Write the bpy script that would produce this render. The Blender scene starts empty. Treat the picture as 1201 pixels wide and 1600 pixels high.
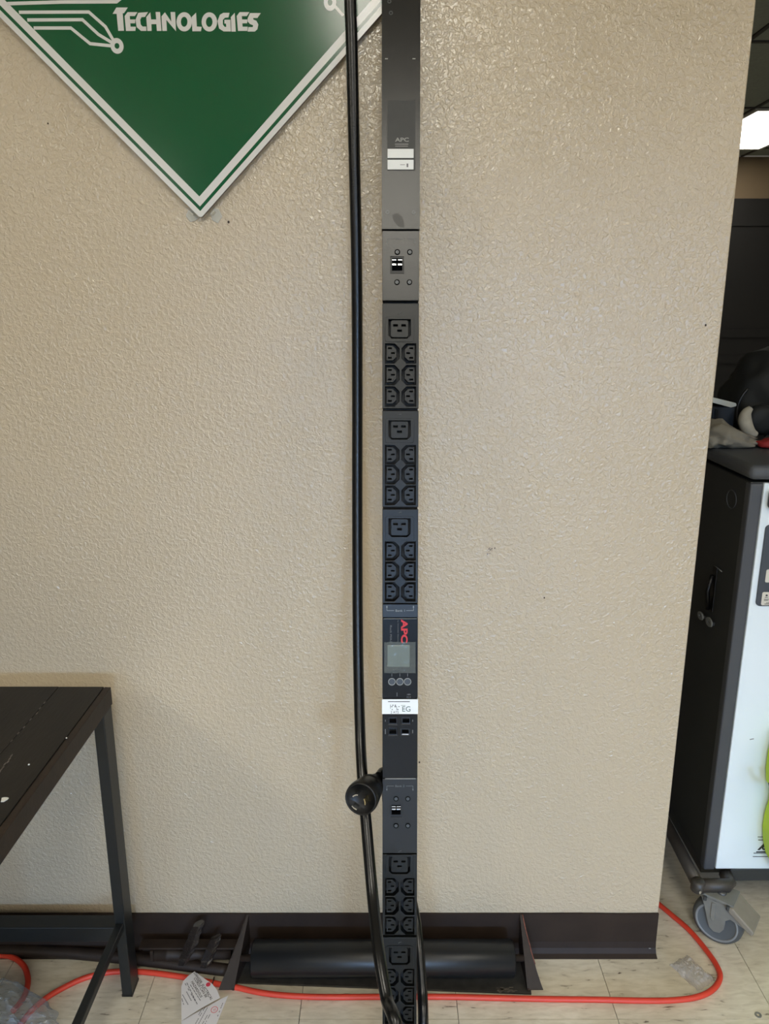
import bpy, bmesh, math, random
from mathutils import Vector, Matrix, noise
from mathutils.geometry import tessellate_polygon

SC = bpy.context.scene
COL = SC.collection
random.seed(7)

# ------------------------------------------------------------------ camera, world, lights, exposure
TILT = math.radians(14.57)
F = 1200.0
CAM = Vector((0.0, -1.339, 1.31))
cd = bpy.data.cameras.new('camera')
cd.sensor_fit = 'VERTICAL'; cd.sensor_height = 36.0; cd.lens = 36.0 * F / 1600.0
cd.clip_start = 0.02; cd.clip_end = 60
cam = bpy.data.objects.new('camera', cd); COL.objects.link(cam)
cam.location = CAM; cam.rotation_euler = (math.pi / 2 - TILT, 0, 0)
SC.camera = cam

w = bpy.data.worlds.new('room_ambience'); SC.world = w; w.use_nodes = True
w.node_tree.nodes['Background'].inputs[0].default_value = (1.0, 0.93, 0.80, 1)
w.node_tree.nodes['Background'].inputs[1].default_value = 0.10

def window_light(name, pos, aim, sx, sy, watts, spread):
    """daylight coming in through an opening far behind the viewpoint"""
    ld = bpy.data.lights.new(name, 'AREA'); ld.shape = 'RECTANGLE'; ld.size = sx; ld.size_y = sy
    ld.energy = watts; ld.color = (0.40, 0.63, 1.0); ld.spread = math.radians(spread)
    lo = bpy.data.objects.new(name, ld); COL.objects.link(lo); lo.location = pos
    lo.rotation_euler = (Vector(aim) - Vector(pos)).to_track_quat('-Z', 'Y').to_euler()
window_light('doorway_daylight_left', (-0.85, -8.0, 1.3), (0.0, 0, -0.45), 0.6, 0.8, 5.2, 30)
window_light('doorway_daylight_right', (1.65, -8.0, 1.3), (0.1, 0, -0.45), 0.6, 0.8, 6.8, 30)
window_light('side_window_daylight', (3.2, -7.0, 1.3), (0.4, 0, 0.3), 1.6, 1.2, 5, 60)

VS = SC.view_settings
SC.display_settings.display_device = 'sRGB'
VS.view_transform = 'Standard'; VS.look = 'None'; VS.gamma = 1.0; VS.use_curve_mapping = False
VS.exposure = 0.0
FRONT_LAMP = 16.0      # radiance of the ceiling lamps of the front room
BACK_LAMP = 8.0        # weaker tubes of the back room

# ------------------------------------------------------------------ measuring: pixel -> point on a real plane
CT, ST = math.cos(TILT), math.sin(TILT)
def ray(px, py):
    a = (px - 600.5) / F; b = (800.0 - py) / F
    return Vector((a, CT + b * ST, -ST + b * CT))
def PY(px, py, Y): r = ray(px, py); return CAM + r * ((Y - CAM.y) / r.y)
def PZ(px, py, Z): r = ray(px, py); return CAM + r * ((Z - CAM.z) / r.z)

# ------------------------------------------------------------------ materials
def lin(c):
    return tuple(((v / 255) / 12.92 if v / 255 <= 0.04045 else ((v / 255 + 0.055) / 1.055) ** 2.4) for v in c)
def mat(name, rgb, rough=0.5, metal=0.0, var=0.0, vscale=30.0, bump=0.0, bscale=200.0, spec=0.5, coat=0.0, emit=0.0, alpha=1.0, trans=0.0, stretch=None):
    m = bpy.data.materials.new(name); m.use_nodes = True
    nt = m.node_tree; b = nt.nodes['Principled BSDF']
    c = lin(rgb)
    b.inputs['Base Color'].default_value = (*c, 1)
    b.inputs['Roughness'].default_value = rough
    b.inputs['Metallic'].default_value = metal
    b.inputs['Specular IOR Level'].default_value = spec
    b.inputs['Coat Weight'].default_value = coat
    b.inputs['Alpha'].default_value = alpha
    b.inputs['Transmission Weight'].default_value = trans
    if emit:
        b.inputs['Emission Color'].default_value = (*c, 1); b.inputs['Emission Strength'].default_value = emit
    geo = None
    def pos(scale):
        nonlocal geo
        geo = geo or nt.nodes.new('ShaderNodeNewGeometry')
        if stretch:
            mp = nt.nodes.new('ShaderNodeMapping'); mp.inputs['Scale'].default_value = stretch
            nt.links.new(geo.outputs['Position'], mp.inputs['Vector']); v = mp.outputs[0]
        else: v = geo.outputs['Position']
        n = nt.nodes.new('ShaderNodeTexNoise'); n.inputs['Scale'].default_value = scale; n.inputs['Detail'].default_value = 6
        nt.links.new(v, n.inputs['Vector']); return n
    if var:
        n = pos(vscale); r = nt.nodes.new('ShaderNodeValToRGB')
        r.color_ramp.elements[0].position = 0.3; r.color_ramp.elements[1].position = 0.7
        r.color_ramp.elements[0].color = (*[v * (1 - var) for v in c], 1)
        r.color_ramp.elements[1].color = (*[min(1, v * (1 + var)) for v in c], 1)
        nt.links.new(n.outputs['Fac'], r.inputs[0]); nt.links.new(r.outputs[0], b.inputs['Base Color'])
    if bump:
        n = pos(bscale); bp = nt.nodes.new('ShaderNodeBump'); bp.inputs['Strength'].default_value = bump; bp.inputs['Distance'].default_value = 0.002
        nt.links.new(n.outputs['Fac'], bp.inputs['Height']); nt.links.new(bp.outputs[0], b.inputs['Normal'])
    return m

def wall_paint():
    m = bpy.data.materials.new('knockdown_wall_paint'); m.use_nodes = True
    nt = m.node_tree; b = nt.nodes['Principled BSDF']; L = nt.links.new
    c = lin((187, 174, 150))
    g = nt.nodes.new('ShaderNodeNewGeometry')
    # large soft colour drift of an old coat of paint
    n0 = nt.nodes.new('ShaderNodeTexNoise'); n0.inputs['Scale'].default_value = 2.2; n0.inputs['Detail'].default_value = 3
    L(g.outputs['Position'], n0.inputs['Vector'])
    r0 = nt.nodes.new('ShaderNodeValToRGB')
    r0.color_ramp.elements[0].color = (c[0] * .97, c[1] * .95, c[2] * .93, 1); r0.color_ramp.elements[1].color = (c[0] * 1.03, c[1] * 1.03, c[2] * 1.05, 1)
    L(n0.outputs['Fac'], r0.inputs[0]); L(r0.outputs[0], b.inputs['Base Color'])
    # knockdown texture: flattened blobs with ragged edges
    n1 = nt.nodes.new('ShaderNodeTexNoise'); n1.inputs['Scale'].default_value = 140; n1.inputs['Detail'].default_value = 2.0; n1.inputs['Roughness'].default_value = .55; n1.inputs['Distortion'].default_value = .5
    L(g.outputs['Position'], n1.inputs['Vector'])
    r1 = nt.nodes.new('ShaderNodeValToRGB'); r1.color_ramp.elements[0].position = .40; r1.color_ramp.elements[1].position = .64
    L(n1.outputs['Fac'], r1.inputs[0])
    n2 = nt.nodes.new('ShaderNodeTexNoise'); n2.inputs['Scale'].default_value = 380; n2.inputs['Detail'].default_value = 3
    L(g.outputs['Position'], n2.inputs['Vector'])
    ad = nt.nodes.new('ShaderNodeMath'); ad.operation = 'MULTIPLY_ADD'; ad.inputs[1].default_value = .45
    L(n2.outputs['Fac'], ad.inputs[0]); L(r1.outputs[0], ad.inputs[2])
    bp = nt.nodes.new('ShaderNodeBump'); bp.inputs['Strength'].default_value = 1.0; bp.inputs['Distance'].default_value = .0007
    L(ad.outputs[0], bp.inputs['Height']); L(bp.outputs[0], b.inputs['Normal'])
    b.inputs['Roughness'].default_value = .22; b.inputs['Specular IOR Level'].default_value = .7; b.inputs['Coat Weight'].default_value = .7; b.inputs['Coat Roughness'].default_value = .13
    L(bp.outputs[0], b.inputs['Coat Normal'])
    return m

def tile_vinyl():
    m = bpy.data.materials.new('streaked_vinyl_tile'); m.use_nodes = True
    nt = m.node_tree; b = nt.nodes['Principled BSDF']; L = nt.links.new
    g = nt.nodes.new('ShaderNodeNewGeometry'); oi = nt.nodes.new('ShaderNodeObjectInfo')
    off = nt.nodes.new('ShaderNodeVectorMath'); off.operation = 'MULTIPLY_ADD'; off.inputs[1].default_value = (9, 5, 3)
    L(oi.outputs['Random'], off.inputs[0]); L(g.outputs['Position'], off.inputs[2])
    mp = nt.nodes.new('ShaderNodeMapping'); mp.inputs['Scale'].default_value = (30, 110, 40); mp.inputs['Rotation'].default_value = (0, 0, .12)
    L(off.outputs[0], mp.inputs['Vector'])
    n = nt.nodes.new('ShaderNodeTexNoise'); n.inputs['Scale'].default_value = 1.0; n.inputs['Detail'].default_value = 5; n.inputs['Distortion'].default_value = .6
    L(mp.outputs[0], n.inputs['Vector'])
    r = nt.nodes.new('ShaderNodeValToRGB'); e = r.color_ramp.elements
    e[0].position = .26; e[0].color = (*lin((92, 80, 62)), 1)
    e[1].position = .34; e[1].color = (*lin((206, 198, 180)), 1)
    x = e.new(.55); x.color = (*lin((220, 213, 196)), 1)
    x = e.new(.75); x.color = (*lin((228, 222, 208)), 1)
    L(n.outputs['Fac'], r.inputs[0])
    n3 = nt.nodes.new('ShaderNodeTexNoise'); n3.inputs['Scale'].default_value = 4.0; n3.inputs['Detail'].default_value = 4
    L(g.outputs['Position'], n3.inputs['Vector'])
    r3 = nt.nodes.new('ShaderNodeValToRGB'); r3.color_ramp.elements[0].position = .3; r3.color_ramp.elements[1].position = .65
    r3.color_ramp.elements[0].color = (.82, .79, .74, 1); r3.color_ramp.elements[1].color = (1, 1, 1, 1)
    L(n3.outputs['Fac'], r3.inputs[0])
    mx = nt.nodes.new('ShaderNodeMix'); mx.data_type = 'RGBA'; mx.blend_type = 'MULTIPLY'; mx.inputs[0].default_value = 1
    L(r.outputs[0], mx.inputs[6]); L(r3.outputs[0], mx.inputs[7]); L(mx.outputs[2], b.inputs['Base Color'])
    b.inputs['Roughness'].default_value = .42
    return m

def film(name, rgb, opacity):
    m = bpy.data.materials.new(name); m.use_nodes = True
    nt = m.node_tree; b = nt.nodes['Principled BSDF']
    b.inputs['Base Color'].default_value = (*lin(rgb), 1); b.inputs['Roughness'].default_value = .12
    tr = nt.nodes.new('ShaderNodeBsdfTransparent'); mx = nt.nodes.new('ShaderNodeMixShader'); mx.inputs[0].default_value = opacity
    nt.links.new(tr.outputs[0], mx.inputs[1]); nt.links.new(b.outputs[0], mx.inputs[2])
    nt.links.new(mx.outputs[0], nt.nodes['Material Output'].inputs['Surface'])
    return m

M = {}
M['wall'] = wall_paint(); M['tile'] = tile_vinyl()
M['wall_far'] = mat('far_wall_dimmed', (122, 104, 78), .6, var=.05, vscale=3)  # beige darkened in the colour itself, standing in for the dim far room
M['grout'] = mat('dark_tile_joint', (60, 52, 40), .8)
M['ceil'] = mat('ceiling_tile_dimmed', (142, 150, 142), .9, var=.08, vscale=60, bump=.3, bscale=150)  # white tile greyed: the back room's low light is put into the colour
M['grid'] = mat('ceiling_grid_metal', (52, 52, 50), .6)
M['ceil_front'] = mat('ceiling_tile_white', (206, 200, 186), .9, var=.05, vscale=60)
M['door'] = mat('dark_brown_door', (20, 18, 15), .6, var=.15, vscale=8)
M['lamp_front'] = mat('lit_lamp_diffuser', (255, 250, 236), .5, emit=FRONT_LAMP)
M['lamp_back'] = mat('lit_lamp_diffuser_dim', (255, 250, 240), .5, emit=BACK_LAMP)
M['lamp_frame'] = mat('lamp_frame_white', (190, 190, 186), .5)
M['base'] = mat('baseboard_rubber', (44, 34, 28), .58, spec=.28, var=.18, vscale=18, bump=.15, bscale=60)
M['green'] = mat('sign_green', (0, 82, 48), .16, var=.05, vscale=4)
M['white'] = mat('sign_white', (214, 216, 216), .18)
M['signedge'] = mat('sign_board_edge', (120, 112, 106), .5)
M['clear'] = film('clear_plastic', (225, 226, 218), .5)
M['pdu'] = mat('pdu_powder_black', (15, 16, 16), .29, spec=.42, var=.10, vscale=14, bump=.06, bscale=900)
M['pdu_plastic'] = mat('pdu_plastic_black', (14, 16, 15), .33, spec=.32, var=.05, vscale=30)
M['pdu_gloss'] = mat('pdu_gloss_black', (11, 12, 14), .22, spec=.28)
M['pdu_dark'] = mat('pdu_recess_black', (17, 18, 19), .6)
M['pdu_label'] = mat('pdu_label_grey', (50, 52, 53), .5, var=.08, vscale=60)
M['print'] = mat('print_grey', (150, 152, 150), .6)
M['print_dim'] = mat('print_dim_grey', (104, 106, 106), .6)
M['red'] = mat('print_red', (196, 34, 42), .5)
M['paper'] = mat('sticker_white', (232, 236, 238), .5)
M['ink'] = mat('ink_black', (38, 38, 42), .6)
M['ink_grey'] = mat('ink_grey', (118, 118, 124), .6)
M['ink_green'] = mat('ink_green', (60, 92, 84), .6)
M['lcd'] = mat('lcd_grey_green', (78, 88, 80), .25, var=.05, vscale=80)
M['steel'] = mat('bright_steel', (200, 202, 204), .25, metal=1)
M['brass'] = mat('plug_blade_brass', (205, 190, 150), .3, metal=1)
M['ring'] = mat('screw_recess_black', (5, 5, 6), .8, spec=.1)
M['screw'] = mat('screw_grey', (84, 86, 88), .4, metal=.6)
M['cable'] = mat('cable_black', (13, 14, 15), .27, bump=.08, bscale=300)
M['cable_dk'] = mat('cable_black_thin', (18, 20, 21), .4)
M['table'] = mat('table_board_brown', (27, 24, 21), .6, spec=.4, var=.3, vscale=10, bump=.25, bscale=60, stretch=(3, .6, 1))
M['tmetal'] = mat('table_metal_black', (22, 25, 26), .42, spec=.45, var=.1, vscale=20)
M['paint'] = mat('paint_drip_white', (225, 225, 220), .6)
M['scuff'] = mat('scuff_grey_brown', (98, 88, 80), .8)
M['froller'] = mat('roller_rubber', (20, 22, 24), .36, var=.12, vscale=25)
M['fplate'] = mat('base_plate_steel', (50, 49, 47), .5, var=.3, vscale=60)
M['fsteel'] = mat('frame_steel_black', (42, 33, 27), .55, spec=.32, var=.25, vscale=40, bump=.1, bscale=200)
M['rust'] = mat('rusty_edge', (118, 70, 56), .8, var=.35, vscale=120)
M['wrap'] = mat('shrink_wrap_black', (40, 35, 33), .12, spec=.9, bump=.8, bscale=160)
M['dust'] = mat('grey_dust', (98, 92, 86), .9, var=.3, vscale=150)
M['orange'] = mat('cord_orange', (206, 62, 42), .45)
M['tag'] = mat('tag_paper', (226, 224, 226), .6)
M['tagred'] = mat('tag_print_red', (214, 62, 84), .6)
M['cartdark'] = mat('cart_charcoal', (42, 44, 43), .55, var=.08, vscale=15)
M['cartgrey'] = mat('cart_post_grey', (66, 68, 72), .5)
M['cartlid'] = mat('cart_lid_grey', (72, 75, 79), .55, bump=.15, bscale=500)
M['cartwhite'] = mat('cart_panel_white', (222, 233, 240), .4, var=.03, vscale=5)
M['panel'] = mat('cart_power_panel', (58, 64, 72), .45)
M['blackp'] = mat('black_plastic', (12, 12, 13), .4, spec=.4)
M['tube'] = mat('bumper_tube', (58, 54, 50), .45, var=.15, vscale=30)
M['caster'] = mat('caster_grey', (120, 121, 117), .5, var=.08, vscale=40)
M['casterp'] = mat('caster_pedal', (132, 126, 114), .5, var=.08, vscale=40)
M['tyre'] = mat('caster_tyre_grey', (74, 76, 76), .55)
M['hub'] = mat('caster_hub_grey', (86, 92, 96), .5)
M['rim'] = mat('caster_rim_grey', (128, 132, 134), .5)
M['cloth'] = mat('grey_cloth', (124, 118, 104), .75, var=.12, vscale=25, bump=.5, bscale=60)
M['pad'] = mat('pad_grey', (158, 152, 136), .8, var=.1, vscale=60)
M['strip'] = mat('strip_white', (176, 178, 170), .5)
M['redc'] = mat('red_fabric', (138, 26, 26), .7, var=.1, vscale=50)
M['bag'] = mat('black_soft_bag', (14, 16, 14), .7, var=.15, vscale=20)
M['hivis'] = mat('hi_vis_yellow', (186, 214, 40), .6, var=.06, vscale=20)
M['hitrim'] = mat('hi_vis_trim_dark', (22, 46, 44), .6)
M['bubble'] = film('bubble_wrap_film', (176, 190, 204), .40)
M['whitep'] = mat('white_plastic', (206, 202, 190), .5)
M['hole'] = mat('nail_hole_dark', (52, 40, 30), .8)

# ------------------------------------------------------------------ mesh building
class MB:
    def __init__(s): s.v = []; s.f = []; s.m = []; s.sm = []
    def add(s, verts, faces, mi=0, smooth=False):
        o = len(s.v); s.v += [tuple(p) for p in verts]
        for f in faces: s.f.append([i + o for i in f]); s.m.append(mi); s.sm.append(smooth)
        return s
    def box(s, x0, x1, y0, y1, z0, z1, mi=0, mtx=None):
        vs = [Vector((x, y, z)) for z in (z0, z1) for y in (y0, y1) for x in (x0, x1)]
        if mtx: vs = [mtx @ p for p in vs]
        return s.add(vs, [(0, 2, 3, 1), (4, 5, 7, 6), (0, 1, 5, 4), (2, 6, 7, 3), (0, 4, 6, 2), (1, 3, 7, 5)], mi)
    def prism(s, loops, a0, a1, to, mi=0):
        """loops: outer 2-D loop followed by holes; to(u, v, depth) -> point; caps at both depths"""
        tris = tessellate_polygon([[Vector((u, v, 0)) for u, v in l] for l in loops])
        flat = [p for l in loops for p in l]; n = len(flat)
        vs = [to(u, v, a0) for u, v in flat] + [to(u, v, a1) for u, v in flat]
        fs = [tuple(t) for t in tris] + [tuple(i + n for i in reversed(t)) for t in tris]
        o = 0
        for l in loops:
            k = len(l)
            for i in range(k):
                j = (i + 1) % k; fs.append((o + i, o + j, o + j + n, o + i + n))
            o += k
        return s.add(vs, fs, mi)
    def tube(s, pts, r, seg=10, mi=0, closed=False, caps=True):
        pts = [Vector(p) for p in pts]; n = len(pts); rad = r if isinstance(r, (list, tuple)) else [r] * n
        vs = []; up = None
        for i, p in enumerate(pts):
            t = (pts[min(i + 1, n - 1)] - pts[max(i - 1, 0)]).normalized()
            if up is None:
                up = t.orthogonal().normalized()
            up = (up - t * up.dot(t)).normalized(); sd = t.cross(up)
            for k in range(seg):
                a = 2 * math.pi * k / seg; vs.append(p + (up * math.cos(a) + sd * math.sin(a)) * rad[i])
        fs = [(i * seg + k, i * seg + (k + 1) % seg, (i + 1) * seg + (k + 1) % seg, (i + 1) * seg + k) for i in range(n - 1) for k in range(seg)]
        s.add(vs, fs, mi, True)
        if caps:
            s.add(vs[:seg], [tuple(reversed(range(seg)))], mi); s.add(vs[-seg:], [tuple(range(seg))], mi)
        return s
    def lathe(s, prof, mtx, seg=24, mi=0):
        """prof: (radius, height) pairs round local z"""
        vs = [mtx @ Vector((r * math.cos(2 * math.pi * k / seg), r * math.sin(2 * math.pi * k / seg), h)) for r, h in prof for k in range(seg)]
        fs = [(i * seg + k, i * seg + (k + 1) % seg, (i + 1) * seg + (k + 1) % seg, (i + 1) * seg + k) for i in range(len(prof) - 1) for k in range(seg)]
        return s.add(vs, fs, mi, True)
    def build(s, name, mats, parent=None, bevel=0, loc=None, seg=2, autosmooth=False):
        me = bpy.data.meshes.new(name)
        me.from_pydata(s.v, [], s.f); me.validate()
        for m in (mats if isinstance(mats, (list, tuple)) else [mats]): me.materials.append(m)
        if len(me.polygons) == len(s.m):
            me.polygons.foreach_set('material_index', s.m); me.polygons.foreach_set('use_smooth', s.sm)
        bm = bmesh.new(); bm.from_mesh(me); bmesh.ops.remove_doubles(bm, verts=bm.verts, dist=1e-6)
        bmesh.ops.recalc_face_normals(bm, faces=bm.faces); bm.to_mesh(me); bm.free()
        return link(name, me, parent, bevel, loc, seg)
def link(name, me, parent=None, bevel=0, loc=None, seg=2):
    o = bpy.data.objects.new(name, me); COL.objects.link(o)
    if parent: o.parent = parent
    if loc is not None: o.location = loc
    if bevel:
        b = o.modifiers.new('bevel', 'BEVEL'); b.width = bevel; b.segments = seg; b.limit_method = 'ANGLE'; b.angle_limit = math.radians(40); b.harden_normals = False
    return o
def empty(name, loc, label=None, cat=None, group=None, rot=(0, 0, 0)):
    o = bpy.data.objects.new(name, None); COL.objects.link(o); o.location = loc; o.rotation_euler = rot; o.empty_display_size = .05
    if label: o['label'] = label; o['category'] = cat
    if group: o['group'] = group
    return o
def tag(o, label, cat, group=None):
    o['label'] = label; o['category'] = cat
    if group: o['group'] = group
    return o
def structure(o, label=None):
    o['kind'] = 'structure'
    if label: o['label'] = label
    return o
def spline(pts, n=8):
    pts = [Vector(p) for p in pts]; P = [pts[0] * 2 - pts[1]] + pts + [pts[-1] * 2 - pts[-2]]; out = []
    for i in range(1, len(P) - 2):
        for k in range(n):
            t = k / n; a, b, c, d = P[i - 1], P[i], P[i + 1], P[i + 2]
            out.append(.5 * ((2 * b) + (c - a) * t + (2 * a - 5 * b + 4 * c - d) * t * t + (3 * b - a - 3 * c + d) * t ** 3))
    return out + [pts[-1]]
def ellipse(cx, cy, rx, ry, n=28, a0=0): return [(cx + rx * math.cos(a0 + 2 * math.pi * k / n), cy + ry * math.sin(a0 + 2 * math.pi * k / n)) for k in range(n)]
def rrect(x0, x1, y0, y1, r, n=4):
    out = []
    for cx, cy, a in ((x1 - r, y1 - r, 0), (x0 + r, y1 - r, 90), (x0 + r, y0 + r, 180), (x1 - r, y0 + r, 270)):
        for k in range(n + 1):
            t = math.radians(a + 90 * k / n); out.append((cx + r * math.cos(t), cy + r * math.sin(t)))
    return out
def stroke(pts, wd):
    """2-D polyline -> outline polygon"""
    pts = [Vector(p) for p in pts]; L, R = [], []
    for i, p in enumerate(pts):
        d0 = (pts[i] - pts[i - 1]).normalized() if i else None
        d1 = (pts[i + 1] - pts[i]).normalized() if i < len(pts) - 1 else None
        if d0 is None: d0 = d1
        if d1 is None: d1 = d0
        n0 = Vector((-d0.y, d0.x)); n1 = Vector((-d1.y, d1.x)); n = (n0 + n1).normalized(); k = wd / 2 / max(.4, n.dot(n0))
        L.append(p + n * k); R.append(p - n * k)
    return [tuple(p) for p in L] + [tuple(p) for p in reversed(R)]
def text_mesh(body, wd=None, ht=None, bold=0.0):
    """flat lettering as (verts2d, faces), centred, scaled to wd x ht"""
    cu = bpy.data.curves.new('lettering', 'FONT'); cu.body = body; cu.size = 1; cu.offset = bold; cu.resolution_u = 3
    ob = bpy.data.objects.new('lettering', cu); COL.objects.link(ob)
    dg = bpy.context.evaluated_depsgraph_get(); me = bpy.data.meshes.new_from_object(ob.evaluated_get(dg))
    vs = [v.co.copy() for v in me.vertices]; fs = [tuple(p.vertices) for p in me.polygons]
    bpy.data.objects.remove(ob); bpy.data.curves.remove(cu); bpy.data.meshes.remove(me)
    xs = [v.x for v in vs]; ys = [v.y for v in vs]
    cx, cy = (min(xs) + max(xs)) / 2, (min(ys) + max(ys)) / 2; W = max(xs) - min(xs); H = max(ys) - min(ys)
    sy = ht / H if ht else wd / W; sx = wd / W if wd else sy
    return [((v.x - cx) * sx, (v.y - cy) * sy) for v in vs], fs
def add_text(mb, body, to, wd=None, ht=None, bold=0.0, ang=0.0, at=(0, 0), mi=0):
    vs, fs = text_mesh(body, wd, ht, bold); c, s = math.cos(ang), math.sin(ang)
    mb.add([to(at[0] + x * c - y * s, at[1] + x * s + y * c, 0) for x, y in vs], fs, mi)

# ------------------------------------------------------------------ the setting
EDGE = 0.5705
CEIL = 2.55
structure(MB().box(-4, EDGE, 0, .12, 0, CEIL).build('wall_back', M['wall'], bevel=.002), 'glossy beige wall with knockdown texture')
wall = bpy.data.objects['wall_back']
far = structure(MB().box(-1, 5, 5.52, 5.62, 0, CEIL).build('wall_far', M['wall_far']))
fl = structure(MB().box(-4, 5, -8.2, 5.62, -.08, -.004).build('floor', M['grout']))
T = .3048
xo = PZ(716, 1592, 0).x; yo = PZ(716, 1592.5, 0).y
tile_me = None
for i in range(-4, 5):
    for j in range(-5, 6):
        if tile_me is None:
            o = MB().box(.0006, T - .0006, .0006, T - .0006, -.004, 0).build('floor_tile', M['tile'], fl); tile_me = o.data
        else: o = link('floor_tile', tile_me, fl)
        o.location = (xo + i * T, yo + j * T, random.uniform(-.0003, 0))
# floor beyond the single tiles: same vinyl, too far or unseen
s = MB()
X0, X1, Y0, Y1 = xo - 4 * T, xo + 5 * T, yo - 5 * T, yo + 6 * T
s.box(-4, X0, -8.2, 5.5, -.0035, -.0005); s.box(X1, 5, -8.2, 5.5, -.0035, -.0005); s.box(X0, X1, -8.2, Y0, -.0035, -.0005); s.box(X0, X1, Y1, 5.5, -.0035, -.0005)
o = s.build('distant_tiling', M['tile'], fl); o['kind'] = 'stuff'

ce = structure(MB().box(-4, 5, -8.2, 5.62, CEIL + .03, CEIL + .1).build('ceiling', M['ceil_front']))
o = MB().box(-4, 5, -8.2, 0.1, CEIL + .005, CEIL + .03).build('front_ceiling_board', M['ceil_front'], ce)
cx0, cy0 = 2.33, 3.97
troffer_cell = (0, 0); tm = None; g = MB()
for i in range(-3, 4):
    for j in range(-3, 2):
        x = cx0 + i * .61; y = cy0 + j * 1.22
        if (i, j) != troffer_cell:
            y1 = min(y + 1.22, 5.5)
            if tm is None:
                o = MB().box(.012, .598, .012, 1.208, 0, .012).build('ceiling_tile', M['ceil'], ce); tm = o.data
            else: o = link('ceiling_tile', tm, ce)
            o.location = (x, y, CEIL + .006)
            if y + 1.22 > 5.5: o.scale.y = (5.5 - y) / 1.22
for i in range(-3, 5): g.box(cx0 + i * .61 - .012, cx0 + i * .61 + .012, .12, 5.52, CEIL, CEIL + .008)
for j in range(-3, 2): g.box(cx0 - 3 * .61, cx0 + 4 * .61, cy0 + j * 1.22 - .012, cy0 + j * 1.22 + .012, CEIL, CEIL + .0081)
g.build('ceiling_grid', M['grid'], ce)

d1 = structure(MB().box(2.55, 4.6, 5.49, 5.518, 0, 2.226).build('door_1', M['door'], bevel=.004), 'tall dark brown double door in the far room')
s = MB()
for a, b in ((2.66, 3.52), (3.62, 4.5)):
    for z0, z1 in ((.15, .95), (1.1, 2.08)):
        o = MB().prism([[(a, z0), (b, z0), (b, z1), (a, z1)], [(a + .07, z0 + .07), (b - .07, z0 + .07), (b - .07, z1 - .07), (a + .07, z1 - .07)]], 5.478, 5.49, lambda u, v, d: (u, d, v)).build('door_panel', M['door'], d1)

# lamps in the ceiling
def troffer(x, y, lit, label):
    t = empty('ceiling_lamp', (x, y, CEIL - .004), label, 'ceiling light')
    a, b, c = .305, .61, .028
    MB().prism([[(-a, -b), (a, -b), (a, b), (-a, b)], [(-a + c, -b + c), (a - c, -b + c), (a - c, b - c), (-a + c, b - c)]], -.006, .012, lambda u, v, d: (u, v, d)).build('frame', M['lamp_frame'], t)
    MB().box(-a + c, a - c, -b + c, b - c, -.002, .008).build('diffuser', lit, t)
troffer(2.635, 4.58, M['lamp_back'], 'lit rectangular ceiling lamp in the far room, right of the wall edge')
FL = 'lit ceiling lamp of the front room'
for row, y in (('nearest row', -2.30), ('added middle row', -4.74), ('added last row', -7.18)):  # middle and last rows are unseen lamps added to brighten the lower wall
    for side_, x in (('left', -2.6), ('middle', .05), ('right', 2.7)):
        troffer(x, y, M['lamp_front'], FL + ', ' + side_ + ' one of the ' + row)

# baseboard: rubber cove base with a flared toe, paint-ragged top edge
prof = [(0, .0995), (-.0035, .099), (-.0040, .030), (-.006, .016), (-.011, .006), (-.019, .0015), (-.019, 0), (0, 0)]
s = MB(); n = 60
vs = []
for k in range(n + 1):
    x = -4 + (EDGE + 4) * k / n if k < 12 else -1.0 + (EDGE + 1.0) * (k - 12) / (n - 12)
    dz = .0012 * noise.noise(Vector((x * 9, 0, 3)))
    vs += [Vector((x, py, pz + (dz if pz > .09 else 0))) for py, pz in prof]
m_ = len(prof)
s.add(vs, [(k * m_ + a, k * m_ + (a + 1) % m_, (k + 1) * m_ + (a + 1) % m_, (k + 1) * m_ + a) for k in range(n) for a in range(m_)])
s.add(vs[:m_], [tuple(range(m_))]); s.add(vs[-m_:], [tuple(range(m_))])
bb = structure(s.build('baseboard_back', M['base']), 'dark brown rubber baseboard along the foot of the wall')

# small nail holes and a scuff on the wall
for px, py, r in ((357, 347, .0018), (655, 1191, .0016), (850, 934, .0013), (1102, 508, .0016), (75, 193, .0012)):
    p = PY(px, py, 0)
    MB().prism([ellipse(0, 0, r, r * 1.25, 10)], -.0006, .0004, lambda u, v, d: (p.x + u, d, p.z + v)).build('nail_hole', M['hole'], wall)
p = PY(765, 860, 0); s = MB()
for k in range(14):
    u, v = random.gauss(0, .0035), random.gauss(0, .006); u += v * .4
    s.prism([ellipse(u, v, random.uniform(.0005, .0012), random.uniform(.0006, .0018), 7)], -.0005, .0003, lambda a, b, d: (p.x + a, d, p.z + b))
s.build('scuff_mark', M['scuff'], wall)

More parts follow.
